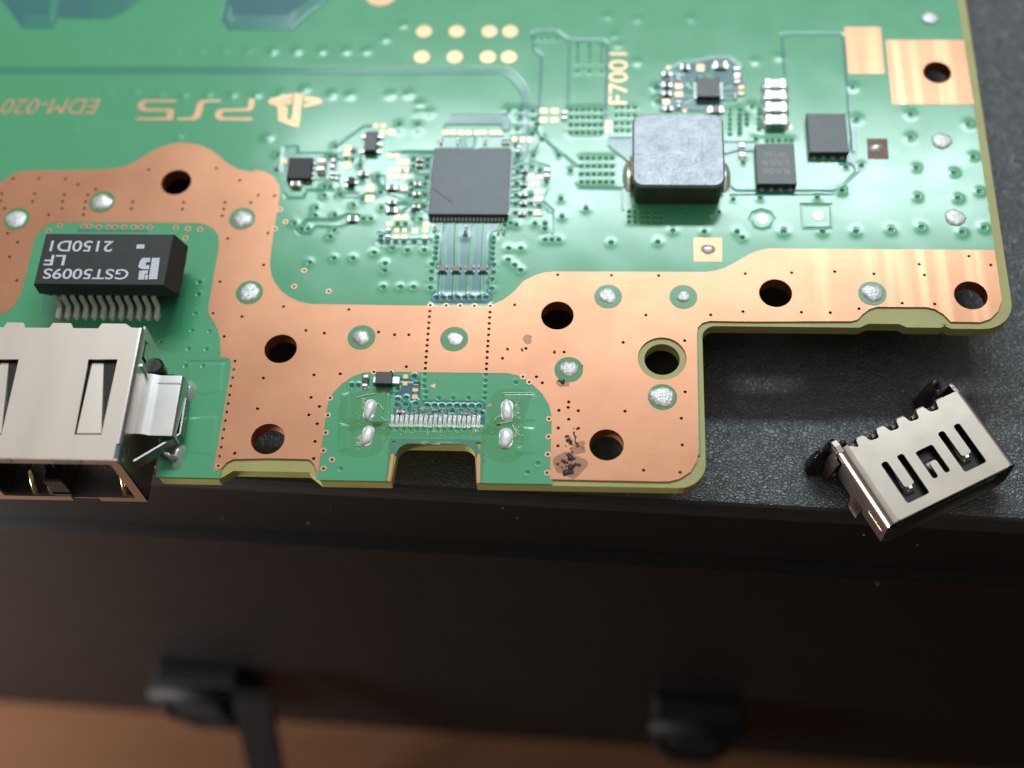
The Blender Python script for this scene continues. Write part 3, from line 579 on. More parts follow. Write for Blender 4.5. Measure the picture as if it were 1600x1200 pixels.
# ---- bare pads
pads = {}
def pad(t, cx, cy, wpx, hpx, m=M_PAD, z=.0035, name='contact_pad', skew=0.0):
    a = np.array(W(t, cx - wpx / 2, cy)); b = np.array(W(t, cx + wpx / 2, cy)); c = np.array(W(t, cx, cy - hpx / 2)); d = np.array(W(t, cx, cy + hpx / 2))
    wd = round(abs(b[0] - a[0]), 2) or .02; ht = round(abs(c[1] - d[1]), 2) or .02; k = (wd, ht, m.name, name)
    if k not in pads: pads[k] = G().prism(rrect(-wd / 2, wd / 2, -ht / 2, ht / 2, min(wd, ht) * .14, 2), -.003, z).mesh(name)
    x, y = W(t, cx, cy); return obj(name, pads[k], m, board, (x, y, 0))
for q in [(1120, 465, 60, 50), (1190, 465, 45, 42), (1262, 465, 45, 42), (1120, 530, 60, 48), (1185, 530, 45, 42), (1262, 530, 45, 42), (1195, 390, 48, 44), (1262, 390, 48, 44), (910, 640, 75, 60), (910, 740, 80, 65), (1240, 640, 60, 46), (1175, 920, 60, 46), (1252, 920, 60, 46), (1100, 985, 55, 45), (1168, 1045, 46, 36), (1243, 1045, 46, 36), (1165, 1108, 48, 32), (1243, 1108, 48, 32), (1342, 1052, 55, 50), (1452, 990, 60, 46), (1445, 1048, 50, 36), (1440, 1108, 50, 30), (685, 420, 82, 70), (700, 255, 60, 50), (690, 310, 60, 44), (965, 40, 45, 34), (1040, 40, 45, 34), (1035, 100, 48, 36), (1120, 100, 70, 50), (1170, 330, 50, 40), (1100, 325, 50, 40), (90, 380, 40, 50)]: pad('C4', *q)
for x in (450, 540, 645, 735, 845, 925, 1040, 1125): pad('D7', x, 300, 60, 50)
for q in [(1310, 380, 50, 60), (1410, 390, 50, 60), (1500, 390, 55, 60)]: pad('D7', *q)
for q in [(405, 130, 65, 46), (505, 130, 65, 46), (440, 220, 95, 52), (490, 315, 90, 56), (490, 405, 95, 56), (478, 575, 80, 60)]: pad('C6', *q)
for q in [(845, 260, 120, 115), (505, 545, 120, 85), (505, 675, 120, 75), (1480, 565, 80, 50), (1480, 660, 80, 46), (345, 255, 60, 55), (310, 790, 110, 80), (600, 930, 60, 40)]: pad('C3', *q)
for q in [(555, 105, 95, 55), (695, 105, 95, 55), (550, 220, 95, 55), (690, 220, 95, 55), (1345, 305, 32, 150), (1392, 305, 32, 150)]: pad('C5', *q)
for q in [(625, 190, 45, 40), (620, 262, 45, 46), (727, 325, 55, 46), (722, 400, 55, 46)]: pad('C7', *q)
pad('C2', 580, 240, 30, 40); pad('C1', 910, 1072, 34, 30)
for q in [(905, 287, -1), (400, 345, 1), (1500, 480, 2)]:
    x, y = W('C7', q[0], q[1]); a = .03
    tri = [(-a, 0), (a, a), (a, -a)] if q[2] == -1 else [(-a, a), (a, a), (0, -a)] if q[2] == 1 else [(-a, -a), (a, -a), (a * .3, a)]
    obj('pin_marker', G().prism(tri, -.002, .0035), M_PAD, board, (x, y, 0))
for q in [(1000, 188), (1195, 188), (1390, 188), (1512, 188), (987, 340), (1183, 340), (1380, 340), (1505, 340)]:
    x, y = W('Z2', *q); obj('round_test_pad', G().prism(circ(0, 0, .096, 24), -.002, .0035), M_PAD, board, (x, y, 0))
x, y = W('Z2', 745, -35); obj('round_test_pad', G().prism(circ(0, 0, .20, 28), -.002, .0035), M_PAD, board, (x, y, 0))
for t, a, b, r in (('Z7', 1490, 312, .062), ('Z8', 375, 293, .058)): x, y = W(t, a, b); obj('round_test_pad', G().prism(circ(0, 0, r, 20), -.002, .0036), M_PAD, board, (x, y, 0))
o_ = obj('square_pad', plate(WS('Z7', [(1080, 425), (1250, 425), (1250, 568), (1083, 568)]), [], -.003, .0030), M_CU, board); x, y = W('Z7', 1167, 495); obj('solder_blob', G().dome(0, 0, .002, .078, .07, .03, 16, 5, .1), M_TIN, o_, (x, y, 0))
o_ = obj('square_pad', plate(WS('C2', [(1320, 350), (1515, 350), (1530, 545), (1330, 545)]), [], -.003, .0030), M_CUDARK, board); x, y = W('C2', 1410, 440); obj('solder_blob', G().dome(0, 0, .002, .085, .06, .035, 16, 5, .08, .5), M_TIN, o_, (x, y, 0))
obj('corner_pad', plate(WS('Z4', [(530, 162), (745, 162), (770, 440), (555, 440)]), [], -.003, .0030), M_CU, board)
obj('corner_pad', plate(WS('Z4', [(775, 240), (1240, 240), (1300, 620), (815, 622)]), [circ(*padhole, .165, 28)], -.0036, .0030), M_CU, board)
# copper-ringed holes beside the mask borders
rg = {}
for t, pts in (('B2', [(123, 377), (110, 481), (97, 588), (148, 642), (98, 695), (1440, 399), (1437, 505), (1432, 610), (1428, 720), (137, 275), (1322, 180), (1284, 148), (397, 119), (498, 119)]), ('Z5', [(358, 355), (497, 358), (533, 358), (590, 363), (647, 363), (685, 363), (740, 363), (797, 363), (838, 363), (893, 363), (1048, 365), (1120, 372), (1192, 378), (1105, 428), (290, 388)]), ('Z6', [(143, 258), (177, 330), (113, 372), (287, 620), (228, 715), (433, 744), (1038, 828), (1132, 829), (1216, 830), (1300, 831), (1395, 832)]), ('B1', [(1300, 945)])):
    for q in pts:
        x, y = W(t, *q)
        if 'r' not in rg: rg['r'] = G().ring(0, 0, .0, .016, .034, .0045, 14).mesh('ringed_hole'); rg['d'] = G().prism(circ(0, 0, .0185, 10), -.002, .0036).mesh('drill_bore')
        o_ = obj('ringed_hole', rg['r'], M_PAD, board, (x, y, 0)); obj('drill_bore', rg['d'], M_DRILL, o_, (x, y, 0))
# ---- printed names etched in copper
lettering('EDM-020', 'Z1', 12, 590, 590, 680, .0012, M_PAD, board, 180, .18)
lettering('F7001', 'Z3', 577, 687, 315, 620, .0012, M_PAD, board, 90)
for pl in ([(450, 453), (215, 453), (185, 463), (168, 487), (165, 510), (180, 530), (210, 538), (380, 538), (378, 584), (155, 586), (155, 603), (425, 603), (434, 540), (427, 524), (400, 518), (240, 518), (215, 505), (212, 485), (225, 471), (450, 469)],
           [(775, 453), (660, 453), (622, 460), (602, 485), (582, 560), (560, 584), (460, 586), (460, 603), (580, 603), (615, 592), (634, 560), (650, 490), (662, 471), (775, 469)],
           [(1025, 445), (985, 445), (978, 505), (960, 519), (790, 519), (750, 530), (735, 555), (740, 586), (770, 603), (1005, 603), (1005, 586), (800, 584), (782, 570), (785, 548), (805, 537), (985, 536), (1010, 522), (1020, 500)]):
    obj('lettering', plate(WS('E7', pl), [], -.002, .0036), M_PAD, board)
em = obj('emblem', plate(WS('E7', [(1318, 402), (1380, 412), (1350, 657), (1290, 641), (1200, 607), (1195, 492), (1268, 502), (1264, 592), (1288, 608), (1304, 560)]), [], -.002, .0038), M_PAD, board)
for pl in ([(1122, 462), (1150, 440), (1308, 408), (1305, 438), (1225, 462), (1302, 452), (1299, 480), (1190, 499), (1140, 487)], [(1390, 425), (1500, 440), (1528, 460), (1510, 482), (1386, 510), (1388, 482), (1460, 465), (1389, 462)]):
    obj('emblem_wing', plate(WS('E7', pl), [], -.002, .0037), M_PAD, em)

# ================================================================== components
cache = {}
def dims(t, cx, cy, wpx, hpx, z):
    a = W(t, cx - wpx / 2, cy, z); b = W(t, cx + wpx / 2, cy, z); c = W(t, cx, cy - hpx / 2, z); d = W(t, cx, cy + hpx / 2, z)
    return W(t, cx, cy, z), abs(b[0] - a[0]), abs(c[1] - d[1])
def smd(t, cx, cy, wpx, hpx, kind='cap', o='h', z=.035, label=None):
    (x, y), wd, ht = dims(t, cx, cy, wpx, hpx, z); wd = round(wd, 2); ht = round(ht, 2)
    bm = {'cap': M_TAN, 'res': M_RES, 'grey': M_GREYC, 'metal': M_ENDW}[kind]; nm = {'cap': 'ceramic_capacitor', 'res': 'chip_resistor', 'grey': 'ceramic_capacitor', 'metal': 'ceramic_capacitor'}[kind]
    k = (wd, ht, kind, o, z)
    if k not in cache:
        L = wd if o == 'h' else ht; e = L * .26
        g = G(); ge = G()
        if o == 'h':
            g.box(-wd / 2 + e * .9, wd / 2 - e * .9, -ht / 2 + .003, ht / 2 - .003, .002, z - .003, .002)
            ge.prism(rrect(-e / 2, e / 2, -ht / 2, ht / 2, min(e, ht) * .2, 2), .001, z, .006)
        else:
            g.box(-wd / 2 + .003, wd / 2 - .003, -ht / 2 + e * .9, ht / 2 - e * .9, .002, z - .003, .002)
            ge.prism(rrect(-wd / 2, wd / 2, -e / 2, e / 2, min(e, wd) * .2, 2), .001, z, .006)
        gs = G().dome(0, 0, .001, (e * .75 if o == 'h' else wd * .62), (ht * .62 if o == 'h' else e * .75), z * .5, 10, 3)
        cache[k] = (g.mesh(nm), ge.mesh('end_cap'), gs.mesh('solder_fillet'), e)
    bme, eme, sme, e = cache[k]
    b = obj(nm, bme, bm, board, (x, y, 0), label)
    for s in (-1, 1):
        p_ = (x + s * (wd / 2 - e / 2), y, 0) if o == 'h' else (x, y + s * (ht / 2 - e / 2), 0)
        f_ = (x + s * (wd / 2 + e * .12), y, 0) if o == 'h' else (x, y + s * (ht / 2 + e * .12), 0)
        obj('end_cap', eme, M_TIN, b, p_); obj('solder_fillet', sme, M_TIN, b, f_)
    return b
smd('C4', 440, 410, 72, 108, 'cap', 'v', .075)
smd('C4', 195, 592, 92, 50, 'cap', 'h', .06)
for q in [(555, 395, 44, 78, 'grey', 'v'), (548, 515, 44, 62, 'res', 'v'), (592, 518, 40, 62, 'grey', 'v'), (850, 495, 88, 46, 'res', 'h'), (1120, 628, 96, 46, 'res', 'h'), (1365, 598, 62, 34, 'cap', 'h'), (1360, 690, 64, 34, 'cap', 'h'), (1355, 812, 64, 34, 'cap', 'h'), (1125, 770, 76, 44, 'res', 'h'), (1120, 845, 98, 54, 'res', 'h'), (745, 930, 92, 54, 'res', 'h'), (1085, 1065, 46, 82, 'res', 'v'), (755, 260, 50, 32, 'grey', 'h'), (10, 430, 34, 40, 'grey', 'h')]: smd('C4', *q)
for q in [(390, 390, 36, 62, 'cap', 'v'), (605, 395, 36, 62, 'cap', 'v'), (942, 395, 36, 62, 'cap', 'v'), (1168, 395, 30, 60, 'grey', 'v'), (1202, 395, 30, 60, 'grey', 'v'), (1236, 395, 30, 60, 'grey', 'v'), (1355, 495, 40, 66, 'cap', 'v'), (1435, 770, 66, 36, 'grey', 'h'), (1425, 940, 66, 36, 'cap', 'h'), (1420, 1070, 84, 36, 'grey', 'h'), (130, 632, 76, 36, 'cap', 'h'), (122, 702, 76, 36, 'cap', 'h'), (100, 938, 74, 36, 'cap', 'h'), (92, 1060, 74, 34, 'cap', 'h')]: smd('D7', *q)
for q in [(300, 455, 78, 36, 'grey', 'h'), (285, 588, 80, 40, 'cap', 'h'), (595, 72, 66, 96, 'grey', 'v')]: smd('C6', *q)
for q in [(465, 288, 36, 62, 'grey', 'v'), (858, 288, 36, 66, 'grey', 'v'), (1268, 325, 38, 60, 'grey', 'v'), (1335, 320, 38, 60, 'grey', 'v')]: smd('D8', *q)
for q in [(1160, 210, 205, 100, 'grey', 'h'), (1418, 312, 110, 135, 'grey', 'v'), (1415, 440, 100, 90, 'cap', 'v'), (605, 240, 130, 85, 'res', 'h'), (322, 350, 145, 65, 'res', 'h'), (348, 432, 85, 50, 'res', 'h'), (320, 520, 140, 72, 'res', 'h'), (320, 652, 130, 66, 'res', 'h'), (340, 888, 130, 66, 'res', 'h'), (500, 400, 70, 80, 'grey', 'v'), (505, 815, 66, 88, 'res', 'v'), (1085, 905, 230, 95, 'grey', 'h'), (1385, 690, 60, 70, 'grey', 'v')]: smd('C3', *q)
smd('C5', 815, 150, 60, 90, 'res', 'v'); smd('C2', 120, 450, 62, 122, 'grey', 'v')
for k, (a, b) in enumerate(((470, 520), (535, 588), (605, 662), (680, 738))): smd('Z4', 120 + k * 2, (a + b) / 2, 118, b - a, 'metal', 'h', .10)
smd('C7', 205, 230, 62, 125, 'res', 'v', .04); smd('C7', 733, 252, 62, 56, 'res', 'v', .035); smd('C7', 565, 548, 74, 34, 'cap', 'h', .03)
# four common mode chokes on the pairs
for x in (570, 740, 910, 1078):
    (cx, cy), wd, ht = dims('D8', x, 795, 80, 62, .035)
    b = obj('choke', cache.setdefault('choke', G().box(-.044, .044, -.034, .034, .006, .04, .004).mesh('choke')), M_GREYC, board, (cx, cy, 0))
    for s in (-1, 1):
        for u in (-1, 1): obj('terminal', cache.setdefault('term', G().box(-.014, .014, -.010, .010, .001, .030, .003).mesh('terminal')), M_TIN, b, (cx + s * .038, cy + u * .030, 0))
# moulded chips
def chip(t, corners, z, name, label, m=M_EPOXY, z0=.006, ch=.006):
    P = [W(t, *c, z) for c in corners]; x0 = (P[0][0] + P[3][0]) / 2; x1 = (P[1][0] + P[2][0]) / 2; y1 = (P[0][1] + P[1][1]) / 2; y0 = (P[2][1] + P[3][1]) / 2
    return obj(name, G().box(x0, x1, y0, y1, z0, z, ch), m, board, (0, 0, 0), label), (x0, x1, y0, y1)
def pins(par, n, x0, x1, y, wd, ln, z=.012, axis='x', m=M_TIN):
    k = ('pin', wd, ln, z, axis)
    if k not in cache: cache[k] = (G().box(-wd / 2, wd / 2, -ln / 2, ln / 2, .0005, z, .003) if axis == 'x' else G().box(-ln / 2, ln / 2, -wd / 2, wd / 2, .0005, z, .003)).mesh('pin')
    for i in range(n):
        t = x0 + (x1 - x0) * i / max(1, n - 1); obj('pin', cache[k], m, par, (t, y, 0) if axis == 'x' else (y, t, 0))
c, (x0, x1, y0, y1) = chip('P', [(678, 232), (797.5, 232), (794, 335), (669, 335)], .085, 'main_chip', 'large square black chip with fine pins on all sides', M_MAIN, z0=.012)
for yy in (y0 - .014, y1): pins(c, 20, x0 + .055, x1 - .055, yy, .018, .05, .026, m=M_PIN)
for xx in (x0, x1): pins(c, 20, y0 + .055, y1 - .055, xx, .018, .028, .026, 'y')
g = G().tube([(*W('D7', 290, 985, .085), .0852), (*W('D7', 400, 1080, .085), .0854), (*W('D7', 535, 1175, .085), .0852)], .003, 4); obj('scratch', g, M_RES, c)
c, (x0, x1, y0, y1) = chip('C4', [(135, 345), (368, 345), (338, 545), (108, 545)], .075, 'small_power_chip', 'small square black chip beside a tan capacitor', M_EPOXY2)
for yy in (y0, y1): pins(c, 4, x0 + .04, x1 - .04, yy, .03, .04, .02)
for xx in (x0, x1): pins(c, 4, y0 + .04, y1 - .04, xx, .03, .04, .02, 'y')
c, (x0, x1, y0, y1) = chip('C4', [(872, 92), (985, 92), (972, 275), (852, 275)], .09, 'small_outline_chip', 'narrow upright black chip with three pins on its flank', M_EPOXY)
pins(c, 3, y0 + .03, y1 - .03, x1 + .025, .03, .06, .03, 'y'); pins(c, 2, y0 + .03, y1 - .03, x0 - .025, .03, .06, .03, 'y')
c, (x0, x1, y0, y1) = chip('C4', [(700, 530), (760, 530), (755, 600), (695, 600)], .06, 'transistor', 'tiny black three-legged transistor', M_EPOXY2)
pins(c, 2, y0 + .01, y1 - .01, x0 - .02, .025, .05, .02, 'y'); pins(c, 1, (y0 + y1) / 2, y1, x1 + .02, .025, .05, .02, 'y')
c, (x0, x1, y0, y1) = chip('C3', [(788, 405), (1160, 405), (1152, 708), (784, 708)], .085, 'regulator_chip', 'square black regulator chip among small capacitors', M_EPOXY)
for yy in (y0 - .005, y1 + .005): pins(c, 5, x0 + .045, x1 - .045, yy, .022, .05, .02)
for xx in (x0 - .005, x1 + .005): pins(c, 5, y0 + .045, y1 - .045, xx, .022, .05, .02, 'y')
c, (x0, x1, y0, y1) = chip('C2', [(735, 105), (1115, 105), (1143, 480), (772, 480)], .10, 'power_transistor', 'plain black power transistor near the brown square pad', M_EPOXY, .012)
pins(c, 4, x0 + .06, x1 - .06, y0 - .005, .045, .06, .022)
c, (x0, x1, y0, y1) = chip('C2', [(250, 395), (615, 395), (648, 785), (258, 785)], .10, 'power_transistor', 'black power transistor with three lines of grey marking', M_EPOXY, .012)
pins(c, 4, x0 + .06, x1 - .06, y0 - .005, .045, .06, .022, m=M_GOLD)
lettering('RA06', 'C2', 320, 575, 632, 690, .10, M_ETCH, c, 180, thick=.0008, bold=.012)
lettering('EABA', 'C2', 312, 568, 550, 610, .10, M_ETCH, c, 180, thick=.0008, bold=.012)
lettering('.W16K', 'C2', 312, 562, 470, 528, .10, M_ETCH, c, 180, thick=.0008, bold=.012)
# power inductor
P = [W('P', *q, .38) for q in ((987.5, 177.5), (1130.5, 177.5), (1132.5, 291), (989, 291))]
x0 = (P[0][0] + P[3][0]) / 2; x1 = (P[1][0] + P[2][0]) / 2; y1 = P[0][1]; y0 = P[2][1]
ind = obj('inductor', G().prism(rrect(x0 + .03, x1 - .03, y0 + .025, y1 - .02, .07, 5), .004, .345), M_INDSIDE, board, label='large grey square inductor block')
gt = G(); rr = [(rrect(x0, x1, y0, y1, .12, 7), .335), (rrect(x0, x1, y0, y1, .12, 7), .362), (rrect(x0 + .018, x1 - .018, y0 + .018, y1 - .018, .105, 7), .380)]
n = len(rr[0][0]); gt.add([(a, b, z) for lp, z in rr for a, b in lp], [(k * n + i, k * n + (i + 1) % n, (k + 1) * n + (i + 1) % n, (k + 1) * n + i) for k in range(2) for i in range(n)] + [tuple(range(2 * n, 3 * n)), tuple(range(n - 1, -1, -1))])
obj('inductor_top', gt, M_INDTOP, ind, label='pitted silvery top of the inductor')
for s, xx in ((-1, x0), (1, x1)):
    ym = (y0 + y1) / 2 - .10
    obj('solder_terminal', G().box(min(xx - s * .03, xx + s * .02), max(xx - s * .03, xx + s * .02), ym - .16, ym + .16, .001, .20, .02), M_BRASS, ind)
    obj('solder_fillet', G().dome(xx + s * .03, ym, .0, .075, .22, .07, 18, 4), M_TIN, ind)
# black diode by the bare footprint
(cx, cy), wd, ht = dims('C7', 397, 200, 175, 125, .085)
d_ = obj('diode', G().box(cx - wd / 2, cx + wd / 2, cy - ht / 2, cy + ht / 2, .01, .085, .006), M_EPOXY, board, label='black rectangular diode with bright soldered ends')
for s, a in ((-1, .02), (1, .055)): obj('lead', G().box(cx + s * wd / 2 - .01, cx + s * (wd / 2 + a) + .012 * s + .01, cy - .045, cy + .045, .001, .035, .008) if s > 0 else G().box(cx - wd / 2 - a - .012, cx - wd / 2 + .01, cy - .04, cy + .04, .001, .04, .008), M_TIN, d_)
# ---- bare connector footprint: 19 tinned pads and four solder slots
pm = G().dome(0, 0, .001, .0185, .072, .024, 10, 4, .10).mesh('tinned_finger')
lm = G().prism(rrect(-.0175, .0175, -.07, .07, .006, 2), -.002, .003).mesh('finger_pad')
for i in range(19):
    x, y = W('C7', 485 + i * 49.9, 648 + i * .6); y += random.uniform(-.006, .006)
    f_ = obj('finger_pad', lm, M_SLOT, board, (x, y, 0)); o_ = obj('tinned_finger', pm, M_SLOT, f_, (x, y + .004, 0)); o_.scale = (random.uniform(.85, 1.1), random.uniform(.8, 1.05), random.uniform(.8, 1.4))
for t, a, b, wp, hp, rt in (('C7', 252, 535, 110, 195, -.12), ('C7', 228, 810, 112, 195, -.12), ('B2', 1190, 350, 66, 116, .05), ('B2', 1183, 515, 76, 112, .05)):
    (cx, cy), wd, ht = dims(t, a, b, wp * 1.15, hp * 1.12, 0); r = wd / 2
    lp = [(cx + x * math.cos(rt) - y * math.sin(rt), cy + x * math.sin(rt) + y * math.cos(rt)) for x, y in rrect(-wd / 2, wd / 2, -ht / 2, ht / 2, r * .95, 6)]
    b_ = obj('solder_slot', G().prism(lp, -.002, .010, .006), M_SOLDER, board)
    obj('solder_mound', G().dome(cx, cy, .008, wd * .47, ht * .47, .045, 18, 5, .12, rt, .5), M_SLOT, b_)
# flux film, beads and curls left from desoldering
def blob(cx, cy, rx, ry, n=26, j=.14):
    ph = [random.uniform(0, 6.28) for _ in range(4)]
    return [(cx + rx * (1 + j * (math.sin(2 * t + ph[0]) + .6 * math.sin(3 * t + ph[1]) + .4 * math.sin(5 * t + ph[2]))) * math.cos(t), cy + ry * (1 + j * (math.sin(2 * t + ph[3]) + .5 * math.sin(4 * t + ph[1]))) * math.sin(t)) for t in [2 * math.pi * i / n for i in range(n)]]
for t, a, b, rx, ry in (('B2', 340, 340, .30, .26), ('B2', 330, 510, .30, .24), ('B2', 1200, 330, .24, .24), ('B2', 1180, 520, .28, .24), ('B2', 750, 455, .82, .10)):
    x, y = W(t, a, b); obj('flux_film', G().prism(blob(x, y, rx, ry), .0035, .0062, .0), M_FLUX, board)
g = G()
def scatter(t, a, b, sx, sy, n, r0, r1):
    for _ in range(n):
        x, y = W(t, random.gauss(a, sx), random.gauss(b, sy)); r = random.uniform(r0, r1); g.dome(x, y, .003, r, r * random.uniform(.6, 1.3), r * .9, 7, 2, .1)
scatter('C7', 190, 470, 18, 35, 34, .004, .010); scatter('C7', 150, 860, 28, 40, 46, .004, .011); scatter('C7', 160, 680, 30, 60, 14, .003, .008)
scatter('B2', 1245, 345, 12, 30, 50, .004, .011); scatter('B2', 1245, 480, 14, 26, 34, .004, .010); scatter('C7', 900, 780, 300, 16, 44, .004, .010); scatter('C7', 1370, 745, 40, 14, 16, .006, .012); scatter('C7', 400, 800, 30, 50, 10, .004, .008); scatter('C7', 1000, 570, 330, 20, 60, .004, .009)
fb = obj('flux_bead', g, M_BEAD, board); fb['kind'] = 'stuff'
g = G()
for _ in range(46):
    x, y = W('C7', random.uniform(600, 1500), random.gauss(572, 22)); a = random.uniform(0, 6.28); r = random.uniform(.012, .03); n = random.randint(5, 9); s = random.choice((-1, 1))
    g.tube([(x + r * math.cos(a + s * i * .55) * (1 + .12 * i), y + .6 * r * math.sin(a + s * i * .55) * (1 + .12 * i), .006 + .002 * i % .01) for i in range(n)], .0032, 4)
for t, pts in (('C7', [(115, 415), (200, 385), (310, 370)]), ('C7', [(330, 470), (360, 485), (380, 520), (400, 540)]), ('C7', [(375, 612), (395, 645), (425, 655), (450, 640)]), ('C7', [(200, 615), (225, 645), (280, 648)]), ('B2', [(1115, 412), (1125, 392), (1150, 383)]), ('B2', [(1140, 428), (1180, 422), (1222, 412)]), ('B2', [(1222, 435), (1240, 470), (1265, 500)]), ('B2', [(1160, 250), (1180, 244), (1350, 244)])):
    g.tube([(*q, .006) for q in smooth_loop(WS(t, pts), 2)], .006, 5)
fb = obj('flux_curl', g, M_BEAD, board); fb['kind'] = 'stuff'
# scorched residue and heat stains on the copper
for t, a, b, r in (('B3', 245, 192, .055), ('B3', 548, 838, .085), ('B3', 495, 940, .15), ('B3', 455, 450, .06), ('Z5', 1440, 1000, .0)):
    if r: x, y = W(t, a, b); obj('heat_stain', G().prism(blob(x, y, r, r, 26, .16), .0031, .0042), M_STAIN, board)
crs = [('B3', random.gauss(502, 30), random.gauss(930, 36), random.uniform(.005, .018)) for _ in range(26)] + [('B3', random.gauss(510, 30), random.gauss(790, 40), random.uniform(.004, .012)) for _ in range(14)] + [('B3', 478, 770, .022), ('B3', 492, 795, .035), ('B3', 500, 815, .022), ('B3', 530, 770, .016), ('B3', 522, 745, .012), ('B3', 545, 830, .02), ('B3', 500, 895, .045), ('B3', 515, 905, .03), ('B3', 458, 920, .03), ('B3', 500, 955, .05), ('B3', 520, 945, .04), ('B3', 480, 985, .045), ('B3', 540, 940, .022), ('B3', 510, 865, .018), ('B3', 212, 254, .022), ('B3', 126, 250, .018), ('B3', 405, 268, .022), ('B3', 455, 445, .032), ('B3', 570, 352, .014), ('B3', 435, 440, .02), ('B2', 1140, 432, .024), ('B3', 510, 985, .03)]
for t, a, b, r in crs:
    x, y = W(t, a, b); obj('scorch_crumb', G().dome(x, y, .003, r, r * random.uniform(.5, 1.), r * .35, 11, 3, .35, random.uniform(0, 3)), M_CHAR, board)
g = G().tube([(*W('B3', 518, 748), .006), (*W('B3', 530, 775), .008), (*W('B3', 528, 800), .006), (*W('B3', 545, 822), .006)], .007, 5); obj('scorch_crumb', g, M_CHAR, board)

# ================================================================== transformer module
zt = .60; x0, x1, y0, y1 = -6.06, -4.63, 7.47, 8.13
tf = obj('transformer_module', G().add([(x0 + .02, y0 + .16, .10), (x1 + .0, y0 + .16, .10), (x1 + .0, y1 - .05, .10), (x0 + .02, y1 - .05, .10), (x0 - .03, y0 + .035, .36), (x1 + .09, y0 + .035, .36), (x1 + .09, y1 + .0, .36), (x0 - .03, y1 + .0, .36), (x0 + .012, y0 + .012, zt), (x1 - .012, y0 + .012, zt), (x1 - .012, y1 - .012, zt), (x0 + .012, y1 - .012, zt), (x0, y0, zt - .012), (x1, y0, zt - .012), (x1, y1, zt - .012), (x0, y1, zt - .012)],
     [(3, 2, 1, 0), (0, 1, 5, 4), (1, 2, 6, 5), (2, 3, 7, 6), (3, 0, 4, 7), (4, 5, 13, 12), (5, 6, 14, 13), (6, 7, 15, 14), (7, 4, 12, 15), (12, 13, 9, 8), (13, 14, 10, 9), (14, 15, 11, 10), (15, 12, 8, 11), (8, 9, 10, 11)]), M_EPOXY2, board, label='black moulded network transformer with white marking and gull-wing pins')
lettering('GST5009S', 'Z5', 258, 765, 610, 672, zt, M_PRINT, tf, 180, zp=zt, bold=.012)
lettering('LF', 'Z5', 265, 388, 528, 590, zt, M_PRINT, tf, 180, zp=zt, bold=.012)
lettering('2150D1', 'Z5', 300, 672, 443, 508, zt, M_PRINT, tf, 180, zp=zt, bold=.012)
lg = G()
for a in ([(905, 545), (952, 545), (935, 672), (885, 672)], [(850, 545), (895, 545), (893, 570), (870, 570), (868, 588), (890, 588), (888, 612), (845, 612), (822, 600), (835, 560)], [(830, 622), (882, 618), (880, 640), (862, 640), (858, 674), (822, 674)], [(866, 645), (882, 645), (878, 674), (862, 674)]): lg.prism(WS('Z5', a, zt), zt, zt + .0025)
obj('emblem', lg, M_PRINT, tf)
obj('print_mark', G().prism(WS('Z5', [(815, 465), (862, 465), (858, 490), (812, 490)], zt), zt, zt + .0025), M_PRINT, tf)
x, y = W('Z5', 963, 450, zt); obj('mould_dimple', G().ring(x, y, zt, .05, .062, .002, 20), M_EPOXY, tf)
def gull(s):
    v = []; w_ = .026
    prof = [(-.10, .22), (.03, .22), (.055, .20), (.068, .05), (.085, .024), (.20, .016)]; th = .022
    for x_ in (-w_, w_):
        for a, b in prof: v.append((x_, -s * a, b + th / 2))
        for a, b in prof[::-1]: v.append((x_, -s * a + (s * th if .04 < a < .08 else 0), b - th / 2))
    n = len(prof) * 2; f = [(i, (i + 1) % n, n + (i + 1) % n, n + i) for i in range(n)] + [tuple(range(n - 1, -1, -1)), tuple(range(n, 2 * n))]
    return G().add(v, f)
gm = {1: gull(1).mesh('gull_wing_pin'), -1: gull(-1).mesh('gull_wing_pin')}
fm = G().dome(0, 0, .0, .034, .07, .035, 10, 4, .1).mesh('solder_fillet')
for i in range(12):
    xx = -5.985 + i * (1.11 / 11)
    for s, yy in ((1, 7.60), (-1, y1 - .04)):
        p_ = obj('gull_wing_pin', gm[s], M_PIN, tf, (xx, yy, 0)); obj('solder_fillet', fm, M_PIN, p_, (xx, yy - s * .15, 0))

# ================================================================== network jack (sunk in the board edge)
JX, JY0, JY1, JZ, JB = -4.76, 5.42, 6.985, .62, -.42
jl = JX - 1.62
jack = obj('network_jack', G().box(jl + .03, JX - .03, JY0 + .30, JY1 - .03, JB + .02, JZ - .05), M_BLACKP, board, label='nickel-plated network jack overhanging the board edge')
teeth = [(JX - .03, JY1 - .04)]
slots = []
for cxp in (('B1', 60), ('B1', 610)):
    a = WS('B1', [(527, 310), (700, 310), (603, 758), (443, 758)] if cxp[1] == 610 else [(-20, 310), (112, 310), (8, 758), (-110, 758)], JZ)
    slots.append(a)
notch = []
for a, b in ((-20, 40), (245, 480), (705, 950)):
    pa = W('C8', a, 118, JZ); pb = W('C8', b, 118, JZ); notch += [(pb[0] + .04, JY1), (pb[0] + .015, JY1 - .06), (pa[0] + .02, JY1 - .06), (pa[0] - .015, JY1)][::1]
notch.sort(key=lambda q: -q[0])
op = [(jl, JY0), (JX - .045, JY0), (JX - .045, JY0 + .02)] + [(JX - .045, JY1 - .05), (W('C8', 1270, 150, JZ)[0], JY1 - .045), (W('C8', 1190, 118, JZ)[0] + .03, JY1)] + [q for q in notch] + [(jl, JY1)]
top = obj('shell_top', plate(op, slots, JZ - .028, JZ), M_STEEL, jack, label='brushed top of the jack with two tapered spring cut-outs')
